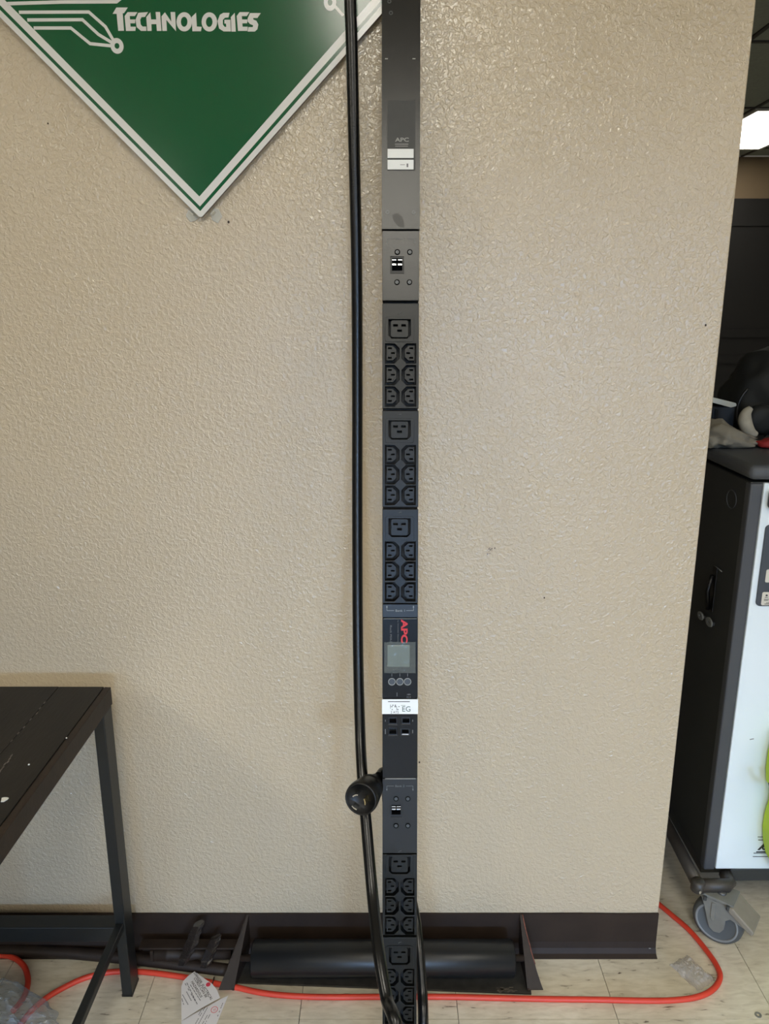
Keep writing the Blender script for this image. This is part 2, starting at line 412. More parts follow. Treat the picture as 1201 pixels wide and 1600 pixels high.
# ------------------------------------------------------------------ diamond sign
tip = PY(316, 343, -.004)
H = .44
SY = -.0155
sg = empty('wall_sign', (tip.x, 0, tip.z), 'green diamond-shaped sign with white border and TECHNOLOGIES lettering on the wall', 'sign')
sw = lambda u, v, d: (u, d, v)
def diamond(off, r=0):
    lo, hi, L = off, 2 * H - off, H - off
    if not r: return [(0, lo), (L, H), (0, hi), (-L, H)]
    q = r * .7071; out = []
    for cx, cy, dx, dy in ((0, lo, 0, 1), (L, H, -1, 0), (0, hi, 0, -1), (-L, H, 1, 0)):
        out += [(cx + q * (dx - dy) * 1, cy + q * (dy + (-1 if dx else 0) * 1) if dx else cy + q), (cx, cy)] if False else [(cx, cy)]
    return out
def rdiamond(off, r):
    c = diamond(off); out = []
    for i in range(4):
        p = Vector(c[i]); a = (Vector(c[i - 1]) - p).normalized(); b = (Vector(c[(i + 1) % 4]) - p).normalized()
        ctr = p + (a + b).normalized() * r * 1.41421
        for k in range(6):
            t = k / 5; out.append(tuple(ctr + ((-b) * (1 - t) + (-a) * t).normalized() * r))
    return out
MB().prism([rdiamond(0, .005)], SY, -.009, sw).build('sign_board', [M['signedge']], sg)
MB().prism([rdiamond(0.0004, .005), diamond(.0115)], SY - .0004, SY, sw).build('outer_border', M['white'], sg)
MB().prism([diamond(.0115), diamond(.0185)], SY - .0004, SY, sw).build('green_line', M['green'], sg)
MB().prism([diamond(.0185), diamond(.0335)], SY - .0004, SY, sw).build('inner_border', M['white'], sg)
MB().prism([diamond(.0335)], SY - .0004, SY, sw).build('green_field', M['green'], sg)
MB().box(-.05, .05, -.0091, 0, H + .06, H + .16).build('standoff', M['signedge'], sg)
sl = lambda px, py: (PY(px, py, SY).x - tip.x, PY(px, py, SY).z - tip.z)
# circuit traces
ring = sl(183, 72)
for k, t in enumerate(([(30, 19.5), (139, 19), (165, 42), (179, 66)], [(43, 31.5), (129, 31), (154, 54), (177, 68)], [(53, 44), (111, 44), (141, 68.5), (175, 72)])):
    MB().prism([stroke([sl(*q) for q in t], .0044)], SY - .0009, SY - .0004, sw).build('circuit_trace', M['white'], sg)
MB().prism([stroke([sl(*q) for q in ((12, 6), (95, 3.5), (182, 3), (196, -8), (214, -40))], .0046)], SY - .0009, SY - .0004, sw).build('circuit_trace', M['white'], sg)
MB().prism([ellipse(*ring, .0100, .0108), ellipse(*ring, .0038, .0040)], SY - .0010, SY - .0004, sw).build('circuit_node', M['white'], sg)
r2 = sl(515.5, 4)
MB().prism([ellipse(*r2, .0095, .0115), ellipse(*r2, .0035, .0045)], SY - .0010, SY - .0004, sw).build('circuit_node', M['white'], sg)
MB().prism([stroke([r2[0:2] and (r2[0] + .006, r2[1] - .004), (r2[0] + .02, r2[1] - .018)], .0044)], SY - .0009, SY - .0004, sw).build('circuit_trace', M['white'], sg)
MB().prism([stroke([(r2[0], r2[1] + .01), (r2[0], r2[1] + .06), (r2[0] + .03, r2[1] + .1)], .0044)], SY - .0009, SY - .0004, sw).build('circuit_trace', M['white'], sg)
# lettering, drawn glyph by glyph
def E_(x0, dx=0): return [[(x0, 122), (x0 + 22, 93), (x0 + 95, 93), (x0 + 76, 122), (x0 + 38, 122), (x0 + 40, 148), (x0 + 80, 148), (x0 + 78, 176), (x0 + 42, 176), (x0 + 44, 202), (x0 + 83, 202), (x0 + 80, 233), (x0 + 10, 233)]]
GL = [
    [[(30, 105), (58, 58), (143, 58), (115, 100), (105, 100), (115, 232), (72, 232), (60, 105)]], E_(120),
    [[(202, 150), (222, 98), (295, 92), (272, 128), (246, 130), (236, 150), (240, 185), (255, 201), (281, 201), (283, 233), (242, 233), (210, 205)]],
    [[(282, 130), (312, 94), (318, 148), (357, 148), (352, 92), (385, 92), (396, 233), (362, 233), (358, 182), (320, 182), (322, 233), (290, 233)]],
    [[(396, 125), (422, 94), (470, 165), (464, 92), (498, 92), (505, 236), (432, 150), (437, 233), (403, 233)]],
    [ellipse(567, 165, 58, 72), ellipse(566, 165, 25, 38)],
    [[(622, 130), (655, 97), (661, 201), (697, 203), (692, 236), (628, 236)]],
    [ellipse(755, 166, 58, 72), ellipse(754, 166, 25, 38)],
    [[(816, 160), (835, 112), (860, 98), (906, 98), (898, 132), (872, 134), (856, 150), (856, 185), (870, 203), (882, 203), (880, 178), (868, 178), (868, 150), (912, 150), (916, 237), (862, 237), (828, 215)]],
    [[(916, 130), (945, 98), (953, 238), (921, 238)]], E_(960),
    [[(1042, 140), (1060, 100), (1140, 100), (1115, 136), (1084, 136), (1084, 148), (1108, 158), (1122, 185), (1115, 220), (1096, 238), (1042, 238), (1048, 205), (1080, 205), (1084, 192), (1058, 180), (1042, 162)]]]
for gl in GL:
    MB().prism([[sl(170 + x / 4.804, y / 4.8) for x, y in lp] for lp in gl], SY - .0010, SY - .0004, sw).build('letter', M['white'], sg)
# clear plastic sign clips at the lower corner
for (pts, lab) in (([(294, 328), (303, 326), (313, 338), (305, 345), (297, 347), (290, 338)], 'small clear plastic clip left of the lower corner of the green sign'),
                   ([(329, 333), (333, 326), (341, 326), (347, 338), (340, 349), (331, 344)], 'small clear plastic clip right of the lower corner of the green sign')):
    q = [PY(*p, -.003) for p in pts]; c = sum(q, Vector()) / len(q)
    cl = empty('sign_clip', (c.x, 0, c.z), lab, 'clip', 'clear clips under the sign')
    lp = [(v.x - c.x, v.z - c.z) for v in q]
    MB().prism([lp], -.0030, -.0002, sw).build('clip_base', M['clear'], cl, bevel=.0008)
    sgn = 1 if c.x < tip.x else -1
    MB().box(-.004, .004, -.0195, -.003, .002, .0045).build('clip_lip', M['clear'], cl, bevel=.0006).rotation_euler = (0, sgn * .78, 0)

# ------------------------------------------------------------------ rack power strip leaning on the wall
A = math.atan(.1804)
PO = Vector((.0245, -.3687, .0076))
PD = Vector((0, math.sin(A), math.cos(A))); PN = Vector((0, -math.cos(A), math.sin(A)))
pdu = empty('power_strip', PO, 'tall black rack power distribution strip leaning against the beige wall', 'power strip', rot=(-A, 0, 0))
def uv(px, py):
    r = ray(px, py); t = (PO - CAM).dot(PN) / r.dot(PN); p = CAM + r * t - PO
    return (p.x, p.dot(PD))
def vv(py): return uv(624, py)[1]
pw = lambda u, v, d: (u, d, v)
HW = .0278; LEN = 1.85; PF = .016
cuts = [vv(y) for y in (359.5, 470.5, 639, 793, 943.5, 965.5, 1092, 1216.5, 1371, 1462.5, 1511.5)]
MB().box(-HW + .0006, HW - .0006, PF, .042, 0, LEN).build('housing', M['pdu_dark'], pdu, bevel=.002)
C13o, C13h, SLOT = None, [], []
def oct13(cx, cy, side, w_, h_, ch):
    """rectangle with two chamfered corners towards the centre line; side=+1: chamfers on the right"""
    x0, x1 = cx - side * w_ / 2, cx + side * w_ / 2; h = h_ / 2
    return [(x0, cy - h), (x1 - side * ch, cy - h), (x1, cy - h + ch), (x1, cy + h - ch), (x1 - side * ch, cy + h), (x0, cy + h)]
def rect(cx, cy, w_, h_): return [(cx - w_ / 2, cy - h_ / 2), (cx + w_ / 2, cy - h_ / 2), (cx + w_ / 2, cy + h_ / 2), (cx - w_ / 2, cy + h_ / 2)]
cores = {}
def outlet13(cx, cy, side):
    if side not in cores:
        lp = [oct13(0, 0, side, .0150, .0225, .0055), rect(-side * .0025, .0072, .0056, .0024), rect(-side * .0025, -.0072, .0056, .0024), rect(side * .0022, 0, .0056, .0024)]
        o = MB().prism(lp, .0010, PF, pw).build('outlet_core', M['pdu_plastic'], pdu, bevel=.0005); cores[side] = o
    else:
        o = cores[side].copy(); COL.objects.link(o)
    o.location = (cx, 0, cy)
def outlet19(cx, cy):
    lp = [rrect(-.0135, .0135, -.0130, .0130, .003, 2), rect(-.0062, .0050, .0068, .0030), rect(.0062, .0050, .0068, .0030), rect(0, -.0030, .0068, .0030)]
    if 'c19' not in cores: o = MB().prism(lp, .0010, PF, pw).build('large_outlet_core', M['pdu_plastic'], pdu, bevel=.0005); cores['c19'] = o
    else: o = cores['c19'].copy(); COL.objects.link(o)
    o.location = (cx, 0, cy)
def hole13(cx, cy, side): return oct13(cx, cy, side, .0218, .0300, .0075)
def hole19(cx, cy): return [(cx - .0170, cy + .0145), (cx - .0170, cy - .0095), (cx - .0120, cy - .0145), (cx + .0120, cy - .0145), (cx + .0170, cy - .0095), (cx + .0170, cy + .0145)]
def plate(v0, v1, holes=(), name='face_plate', m=None, proud=0.0, hw=HW):
    g_ = .0008
    return MB().prism([[(-hw, v0 + g_), (hw, v0 + g_), (hw, v1 - g_), (-hw, v1 - g_)]] + list(holes), -proud, PF, pw).build(name, m or M['pdu'], pdu, bevel=.0006)
# metal top cover with recessed label
plate(cuts[0], LEN, name='top_cover', proud=.0012, hw=HW + .0007)
lt, lb = vv(158), vv(267)
MB().box(-.0205, .0215, -.0016, -.0010, lb, lt).build('label_plate', M['pdu_label'], pdu)
for a, b in ((233.5, 247.5), (250.5, 265.5)):
    MB().box(-.0200, .0190, -.0021, -.0015, vv(b), vv(a)).build('white_sticker', M['paper'], pdu)
s = MB(); tw = lambda d: (lambda u, v, _: (u, d, v))
add_text(s, 'APC', tw(-.0018), wd=.0205, ht=.0060, bold=.02, at=(.0015, vv(219)))
s.box(-.009, .011, -.0018, -.0016, vv(226.5), vv(225.5)); s.box(-.0085, .0105, -.0018, -.0016, vv(229.5), vv(228.7))
s.build('logo', M['print'], pdu)
s = MB()
s.box(-.001, .006, -.0023, -.0021, vv(258.6), vv(257.8)); s.box(.0085, .0110, -.0023, -.0021, vv(262), vv(256.5))
s.build('sticker_print', M['ink_grey'], pdu)
for px, py in ((605, 332), (646, 332.5), (610.5, 21), (608, 3)):
    u, v = uv(px, py); MB().prism([ellipse(u, v, .0030, .0030, 14), ellipse(u, v, .0016, .0016, 10)], -.0017, -.0011, pw).build('cover_screw', M['screw'], pdu)
for px in (603.5, 646.5):
    u, v = uv(px, 92.5); MB().box(u - .0022, u + .0022, -.0016, -.0011, v - .0007, v + .0007).build('cover_tab', M['print'], pdu)
u, v = uv(623, 345); lp = []
for k in range(20):
    t = 2 * math.pi * k / 20; a = math.cos(t) * .0120; b = math.sin(t) * .0066 * (1 - .2 * math.cos(t)); c, d = math.cos(-.95), math.sin(-.95); lp.append((u + a * c - b * d, v + a * d + b * c))
MB().prism([lp], -.00135, -.0011, pw).build('grease_smudge', mat('grease_smudge', (27, 26, 24), .37, spec=.42), pdu)
# breaker modules
def bracket(py, down, body, m):
    v = vv(py); s = MB(); d = -.0004; L_ = .0208; k = -1 if down else 1
    for sg_ in (-1, 1):
        s.box(min(sg_ * L_, sg_ * .0095), max(sg_ * L_, sg_ * .0095), d, 0, v - .0003, v + .0003)
        s.box(sg_ * L_ - .0003, sg_ * L_ + .0003, d, 0, min(v, v + k * .0055), max(v, v + k * .0055))
        e = v + k * .0055
        s.prism([[(sg_ * L_ - .0012, e - k * .0006), (sg_ * L_ + .0012, e - k * .0006), (sg_ * L_, e + k * .0028)]], d, 0, pw)
    add_text(s, body, tw(d), wd=.0145, ht=.0034, at=(0, v))
    s.build('bank_marking', m, pdu)
bx = lambda a, b, c, d: [(uv(a, (c + d) / 2)[0], vv(d)), (uv(b, (c + d) / 2)[0], vv(d)), (uv(b, (c + d) / 2)[0], vv(c)), (uv(a, (c + d) / 2)[0], vv(c))]
def breaker(x0, x1, y0, y1, v0, v1, screws):
    h = bx(x0, x1, y0, y1)
    plate(v0, v1, [h])
    (a, c), (b, _), (_, d) = h[0], h[1], h[2]
    br = MB().prism([[(a, c), (b, c), (b, d), (a, d)], [(a + .002, c + .004), (b - .002, c + .004), (b - .002, d - .002), (a + .002, d - .002)]], .001, PF, pw).build('breaker_switch', M['blackp'], pdu)
    mid = c + (d - c) * .55
    q = MB()
    q.add([(a + .002, .013, c + .004), (b - .002, .013, c + .004), (b - .002, .004, mid), (a + .002, .004, mid), (a + .002, .010, d - .002), (b - .002, .010, d - .002), (a + .002, PF, c + .004), (b - .002, PF, c + .004), (b - .002, PF, d - .002), (a + .002, PF, d - .002)], [(0, 1, 2, 3), (3, 2, 5, 4)])
    q.build('rocker', M['pdu_gloss'], br)
    q = MB()
    for x0_, x1_ in ((a + .0025, a + .0085), (b - .0085, b - .0025)):
        q.box(x0_, x1_, .0025, .0050, mid - .0008, mid + .0012)
        q.box(x0_, x1_, .0008, .0020, d - .0052, d - .0040)
    q.build('chrome_edge', M['steel'], br)
    for px, py in screws:
        u, v = uv(px, py)
        sc = MB().prism([ellipse(u, v, .0042, .0042, 16), ellipse(u, v, .0026, .0026, 12)], -.0008, .0002, pw).build('screw', M['ring'], pdu)
        MB().prism([ellipse(u, v, .0026, .0026, 12), ellipse(u, v, .0009, .0009, 6)], -.0010, .0002, pw).build('screw_head', M['screw'], sc)
breaker(610, 630.5, 401, 427, cuts[1], cuts[0], ((620.5, 394), (640, 394), (620, 441), (639.5, 441)))
bracket(373, True, 'Bank 1', M['print_dim'])
# outlet modules: (v range, large outlet row, outlet rows)
def module(ytop, ybot, y19, rows):
    holes = []
    u0 = uv(624, y19)[0] if y19 else 0
    if y19: holes.append(hole19(u0, vv(y19)))
    for y in rows:
        for side in (1, -1): holes.append(hole13(-side * .01265, vv(y), side))
    plate(vv(ybot), vv(ytop), holes, 'outlet_plate', M['pdu_plastic'])
    if y19:
        outlet19(u0, vv(y19) + .0005)
        c = vv(y19)
        MB().prism([rrect(u0 - .0222, u0 + .0222, c - .0195, c + .0180, .004), hole19(u0, c)], -.0012, 0, pw).build('outlet_frame', M['pdu_plastic'], pdu, bevel=.0006)
        s = MB(); s.tube([(u0 - .002, -.0004, c + .0225), (u0 + .0005, -.0004, c + .024), (u0 + .003, -.0004, c + .0245)], .0004, 5); s.build('outlet_mark', M['print_dim'], pdu)
    for y in rows:
        for side in (1, -1): outlet13(-side * .01265 - side * .0012, vv(y) + .0005, side)
module(473, 639, 514, (552, 586, 619.5))
module(641, 793, 672, (710.5, 741.5, 774))
module(795, 943.5, 824.5, (861, 892.5, 925))
for y in (536.5, 689.5, 843): pass
plate(cuts[5], cuts[4]); bracket(954, False, 'Bank 1', M['print'])
# display module
plate(vv(1092), cuts[5], name='display_plate', m=M['pdu_gloss'])
MB().box(-.0255, .0260, -.0004, .0001, cuts[5] - .0014, cuts[5] - .0008).build('plate_line', M['print'], pdu)
s = MB(); u, v = uv(631.5, 986)
add_text(s, 'APC', tw(-.0005), wd=.0375, ht=.0105, bold=.035, ang=-math.pi / 2, at=(u, v)); s.build('red_logo', M['red'], pdu)
s = MB(); u, v = uv(621.5, 986); add_text(s, 'by Schneider Electric', tw(-.0005), wd=.0345, ht=.0026, ang=-math.pi / 2, at=(u, v))
u, v = uv(610.5, 990); add_text(s, 'Rack PDU', tw(-.0005), wd=.026, ht=.0030, ang=-math.pi / 2, at=(u, v)); s.build('brand_print', M['print_dim'], pdu)
(x0, z0), (x1, z1) = uv(605, 1042), uv(640, 1008)
MB().box(x0, x1, -.0012, .001, z0, z1).build('display_screen', M['lcd'], pdu, bevel=.0008)
# crinkled protective film over the screen
(x0, z0), (x1, z1) = uv(600, 1051), uv(649, 1002.5); s = MB(); n = 14; vs = []
for j in range(n + 1):
    for i in range(n + 1):
        a, b = i / n, j / n; e = 1 if (a < .14 or a > .82 or b < .22) else .15
        vs.append((x0 + (x1 - x0) * a, -.0016 - .0022 * e * abs(noise.noise(Vector((a * 7, b * 9, 1.3)))) * 2, z0 + (z1 - z0) * b))
s.add(vs, [(j * (n + 1) + i, j * (n + 1) + i + 1, (j + 1) * (n + 1) + i + 1, (j + 1) * (n + 1) + i) for j in range(n) for i in range(n)])
s.build('protective_film', film('protective_film', (190, 200, 196), .16), pdu)
for px in (612, 624.5, 636.5):
    u, v = uv(px, 1065)
    bt = MB().prism([ellipse(u, v, .0046, .0046, 20)], -.0010, .001, pw).build('button', M['panel'], pdu, bevel=.0004)
    MB().prism([ellipse(u, v, .0058, .0058, 24), ellipse(u, v, .0049, .0049, 24)], -.0014, .0002, pw).build('button_ring', M['print'], bt)
    MB().box(u - .0004, u + .0004, -.0004, .0001, vv(1057), vv(1052.5)).build('button_mark', M['print_dim'], pdu)
s = MB(); u, v = uv(620, 1085); s.box(u - .0005, u + .0005, -.0005, 0, v - .003, v + .003)
u, v = uv(638.5, 1085); s.box(u - .003, u + .003, -.0005, 0, v - .0004, v + .0004); s.box(u - .0008, u + .0008, -.0006, 0, v - .0009, v + .0009)
for k in range(3): s.box(u - .0028 + k * .0024, u - .0022 + k * .0024, -.0005, 0, v - .006, v - .0025)
s.build('port_mark', M['print_dim'], pdu)
# white inventory sticker wrapped round the strip
z0, z1 = vv(1115.5), vv(1092.5)
MB().prism([[(-HW - .0006, .03), (-HW - .0006, -.0006), (HW + .0006, -.0006), (HW + .0006, .03), (HW + .0002, .03), (HW + .0002, -.0002), (-HW - .0002, -.0002), (-HW - .0002, .03)]], z0, z1, lambda u, v, d: (u, v, d)).build('inventory_sticker', M['paper'], pdu)
s = MB(); d = -.0009; tz = lambda py: vv(py)
s.box(-.019, .0155, d, -.0006, tz(1096.6), tz(1095.6))
for j, y in enumerate((1101.5, 1103.7, 1105.9, 1108.2)):
    x = -.0155
    while x < -.002:
        w_ = random.uniform(.0006, .002)
        if random.random() < .72: s.box(x, x + w_, d, -.0006, tz(y + 1.0) , tz(y - .6))
        x += w_ + random.uniform(.0004, .001)
add_text(s, '2 ATS', tw(d), wd=.0125, ht=.0040, at=(-.0085, tz(1112.5)))
s.build('sticker_print', M['ink'], pdu)
s = MB(); add_text(s, 'EG', tw(d), wd=.0128, ht=.0085, at=(.0100, tz(1107.5)))
s.box(.0015, .0085, d, -.0006, tz(1102.2), tz(1101.7)); s.build('sticker_scribble', M['ink_green'], pdu)
# port module
def q4(a, b, c, d_): return bx(a, b, c, d_)
ports = [q4(606.5, 620.5, 1121, 1132), q4(627, 641, 1121, 1131.5), q4(606.5, 620.5, 1137, 1149), q4(626, 640, 1138.5, 1149)]
plate(cuts[7], vv(1116), ports, name='port_plate', m=M['pdu_gloss'])
for k, h in enumerate(ports):
    (a, c), (b, _), (_, e) = h[0], h[1], h[2]
    pr = MB().prism([[(a + .0002, c), (b - .0002, c), (b - .0002, e), (a + .0002, e)], [(a + .0014, c + .002), (b - .0014, c + .002), (b - .0014, e - .0014), (a + .0014, e - .0014)]], .0005, .012, pw).build('port_socket', M['blackp'], pdu)
    if k == 3: MB().box(a + .002, b - .002, -.0004, .003, c + .0010, c + .0026).build('metal_lip', M['steel'], pr)
for px, py, h in ((601.7, 1126, .0014), (644.5, 1126, .0014), (601.7, 1143, .004), (644.5, 1143, .0026)):
    u, v = uv(px, py); MB().box(u - .0006, u + .0006, -.0005, 0, v - h, v + h).build('port_label', M['print_dim'], pdu)
MB().box(-.0235, .0250, -.0010, .0004, cuts[7] - .0003, cuts[7] + .0006).build('plate_line', M['print'], pdu)
breaker(609.5, 628, 1256.5, 1277, vv(1334), cuts[7], ((618.5, 1248), (637, 1248), (618.5, 1290), (637, 1290)))
bracket(1228, True, 'Bank 2', M['print_dim'])
module(1334.5, 1462, 1352, (1386, 1416, 1446.5))
module(1464, 1603, 1494, (1527.5, 1557, 1586.5))
plate(.004, vv(1604), name='foot_plate')
for y in (1346.5, 1488.5):
    s = MB(); u0, c = uv(624, y)
    for du in (-.0062, .0062): s.box(u0 + du - .0030, u0 + du + .0030, .006, .007, c + .0008, c + .0020)
    s.box(u0 - .0030, u0 + .0030, .006, .007, c - .0078, c - .0066)
    s.build('contact_blade', M['steel'], pdu)

# power cord of the strip: hangs down left of it, loops on the floor in front, comes up behind to the plug
IM = (Matrix.Translation(PO) @ Matrix.Rotation(-A, 4, 'X')).inverted()
def loc(p): return IM @ Vector(p)
cw = [(546, -150, -.052), (547, 0, -.048), (549, 60, -.046), (553, 230, -.042), (557, 420, -.040), (558, 600, -.045), (558, 800, -.075), (559, 1000, -.13), (562, 1130, -.18), (566, 1215, -.235), (573, 1300, -.285), (582, 1400, -.345), (592, 1490, -.420), (604, 1560, -.465), (622, 1630, -.51)]
pts = [PY(*q) for q in cw]
pts = [Vector((.01, -.03, 1.90))] + pts + [Vector((.03, -.49, .035)), Vector((.052, -.42, .016))]
rc = [PY(q[0], q[1], q[2]) for q in ((661, 1600, -.30), (659, 1545, -.262), (654, 1480, -.222), (648, 1430, -.185), (634, 1370, -.16), (612, 1290, -.155), (603, 1235, -.17))]
pts += [Vector((.066, -.36, .03))] + rc
end = PY(592, 1215, -.238)
pts += [PY(600, 1208, -.215), end]
cp = spline(pts, 7)
MB().tube([loc(p) for p in cp], .0092, 12).build('power_cord', M['cable'], pdu)
MB().lathe([(.012, -.03), (.012, .012), (.0085, .02), (.0085, .03)], Matrix.Translation((-.012, .020, LEN)) @ Matrix.Identity(4), 16).build('cord_gland', M['blackp'], pdu)
# twist-lock plug
pf = PY(563, 1249, -.312); pb = PY(580, 1228, -.262)
ax = (pf - pb).normalized(); zq = ax.to_track_quat('Z', 'Y').to_matrix().to_4x4()
PM = IM @ (Matrix.Translation(pb) @ zq); L_ = (pf - pb).length
PS = 1.18
plug = MB().lathe([(r * PS, h) for r, h in [(.0001, -.026), (.0090, -.026), (.0105, -.014), (.0125, -.004), (.0150, -.002), (.0172, .002), (.0172, .008), (.0160, .009), (.0160, .012), (.0185, .014), (.0215, L_ - .018), (.0222, L_ - .008), (.0215, L_ - .001), (.0203, L_), (.0190, L_ - .0006), (.0188, L_ - .003), (.0001, L_ - .003)]], PM, 32).build('plug', M['blackp'], pdu)
for a0, m_ in ((2.05, 'steel'), (.25, 'brass'), (4.2, 'steel')):
    s = MB(); arc = [(math.cos(a0 + t) * .0115, math.sin(a0 + t) * .0115) for t in [k * .16 - .4 for k in range(6)]]
    s.prism([stroke(arc, .0017)], L_ - .004, L_ + .012, lambda u, v, d: PM @ Vector((u, v, d))); s.build('plug_blade', M[m_], plug)

# ------------------------------------------------------------------ table
tb = empty('work_table', (-.94, -.37, 0), 'low black metal table with dark brown board top, left of the power strip', 'table')
tl = lambda x, y, z: Vector((x + .94, y + .37, z))
def tbx(name, x0, x1, y0, y1, z0, z1, m, bev=.0015): return MB().box(x0 + .94, x1 + .94, y0 + .37, y1 + .37, z0, z1).build(name, m, tb, bevel=bev)
XR, YB, ZT = -.4975, -.066, .652
XL, YF = -1.90, -.92
bw = [XL, -1.62, -1.36, -1.10, -.845, PZ(72, 1096, ZT).x, XR - .012]
for a, b in zip(bw[:-1], bw[1:]): tbx('top_board', a + .0002, b - .0002, YF + .012, YB - .002, ZT - .024, ZT + random.uniform(-.0006, .0004), M['table'], .001)
s = MB(); s.box(XR - .012 + .94, XR + .94, YF + .37, YB + .37, ZT - .036, ZT - .0015); s.build('right_edge_rail', M['fsteel'], tb, bevel=.0015)
tbx('front_edge_rail', XL, XR - .012, YF, YF + .012, ZT - .036, ZT - .0015, M['fsteel'])
tbx('rear_apron', XL, XR - .012, YB - .024, YB - .003, ZT - .05, ZT - .0245, M['tmetal'])
LW, LD = .020, .040
for x in (XR, XL + LW + .004):
    for y in (YB - .004, YF + LD + .002):
        lg = tbx('leg', x - LW - .001, x - .001, y - LD, y, .003, ZT - .0365, M['tmetal'])
        MB().box(x - LW - .0015 + .94, x - .0005 + .94, y - LD - .0005 + .37, y + .0005 + .37, 0, .005).build('foot_cap', M['blackp'], lg)
    tbx('side_stretcher', x - .019, x - .004, YF + LD + .002, YB - LD - .004, .158, .174, M['tmetal'])
tbx('rear_stretcher', XL, XR - .016, -.0695, -.036, .092, .126, M['tmetal'])
tbx('front_stretcher', XL + LW, XR - LW - .002, YF + .006, YF + .026, .152, .174, M['tmetal'])
def blob(px, py, r, name):
    p = PZ(px, py, ZT); s = MB()
    s.prism([[(p.x + .94 + math.cos(a) * r * (1 + .35 * math.sin(3 * a + px)), p.y + .37 + math.sin(a) * r * 1.5 * (1 + .25 * math.cos(2 * a))) for a in [k * .5236 for k in range(12)]]], ZT, ZT + .0012, lambda u, v, d: (u, v, d))
    s.build(name, M['paint'], tb)
blob(6.5, 1250, .0042, 'paint_drip'); blob(45, 1195, .0012, 'paint_drip'); blob(104, 1153.5, .001, 'paint_drip')
for t in ((70, 1098, 20, 1158), (18, 1182, 0, 1207)): 
    a, b = PZ(*t[:2], ZT), PZ(*t[2:], ZT); s = MB()
    for k in range(7):
        p = a.lerp(b, k / 6 + random.uniform(-.05, .05)); s.prism([ellipse(p.x + .94 + random.gauss(0, .001), p.y + .37, .0012, .004, 6)], ZT, ZT + .0008, lambda u, v, d: (u, v, d))
    s.build('worn_streak', M['dust'], tb)['kind'] = 'stuff'

# ------------------------------------------------------------------ steel frame with roller at the foot of the wall
FX = .30
rf = empty('roller_frame', (0, -.06, 0), 'black steel frame with thick rubber roller on the floor along the baseboard', 'roller')
def rl(p): return Vector((p[0], p[1] + .06, p[2]))
YFR = -.112; YR = -.021
def fbx(name, x0, x1, y0, y1, z0, z1, m, bev=.001, par=None): return MB().box(x0, x1, y0 + .06, y1 + .06, z0, z1).build(name, m, par or rf, bevel=bev)
bl, br_ = PZ(356, 1535, .003), PZ(830, 1553, .003)
MB().prism([[(-.300, YR + .06), (bl.x, bl.y + .06), (br_.x, br_.y + .06), (.296, YR + .06)]], .0002, .0042, lambda u, v, d: (u, v, d)).build('base_plate', M['fplate'], rf, bevel=.0008)
# triangular end plates
def gusset(xt, xb, name, edge_m):
    xt0, xb0 = xt, xb
    tri = [(-.0045, .0985), (-.0045, .030), (YR, .0045), (-.100, .0045), (-.100, .010)]
    f = lambda u, v, d: (xb + (xt - xb) * (1 - (-u) / .106) + d, u + .06, v)
    o = MB().prism([tri], -.0022, .0022, f).build(name, M['fsteel'], rf)
    sg_ = 1 if xb > 0 else -1
    a, b = Vector((-.0045, .0985)), Vector((-.101, .007)); n = 12; top, inn, out = [], [], []
    for k in range(n + 1):
        q = a.lerp(b, k / n); wd = .003 + .026 * (k / n) ** 1.3 + .0012 * noise.noise(Vector((k * .9, xt * 9, 0)))
        inn.append(f(q.x, q.y, 0)); out.append(f(q.x, q.y, sg_ * wd))
    e = MB(); vs = [Vector(p) for p in inn + out]; vs += [p + Vector((0, .0016, -.0020)) for p in vs]; m_ = n + 1
    fs = []
    for k in range(n):
        fs += [(k, k + 1, m_ + k + 1, m_ + k), (2 * m_ + k, 3 * m_ + k, 3 * m_ + k + 1, 2 * m_ + k + 1), (m_ + k, m_ + k + 1, 3 * m_ + k + 1, 3 * m_ + k), (k, 2 * m_ + k, 2 * m_ + k + 1, k + 1)]
    fs += [(n, 2 * m_ + n, 3 * m_ + n, m_ + n), (0, m_, 3 * m_, 2 * m_)]
    e.add(vs, fs); fl_ = e.build('end_flange', M['fsteel'], o)
    r_ = MB(); r_.tube([Vector(p) + Vector((0, -.0004, .0004)) for p in out[:9]], .0011, 6); r_.build('worn_edge', edge_m, o)
gusset(.2835, .2860, 'end_plate', M['rust']); gusset(-.2835, -.3020, 'end_plate', M['fsteel'])
# mounting ears outside the right and left end plates
for x in (.290, -.309):
    q = MB().prism([ellipse(x, -.092 + .06, .0032, .0032, 6)], .0042, .0062, lambda u, v, d: (u, v, d)).build('bolt', M['screw'], rf)
RX0, RX1, RYc, RZc, RR = -.268, .262, -.058, .0415, .0345
RM = Matrix.Translation((RX0, RYc + .06, RZc)) @ Matrix.Rotation(math.pi / 2, 4, 'Y')
LN = RX1 - RX0
MB().lathe([(.006, 0), (RR - .004, 0), (RR, .003), (RR, LN - .003), (RR - .004, LN), (.006, LN)], RM, 40).build('roller', M['froller'], rf)
MB().tube([(-.292, RYc + .06, RZc), (.283, RYc + .06, RZc)], .0065, 12).build('axle', M['fsteel'], rf)
s = MB()
for k in range(26):
    x, y = random.gauss(.235, .014), random.gauss(-.099, .004)
    s.prism([ellipse(x, max(y, -.107) + .06, random.uniform(.001, .005), random.uniform(.0008, .0025), 6)], .0042, .0046, lambda u, v, d: (u, v, d))
s.build('dust_patch', M['dust'], rf)
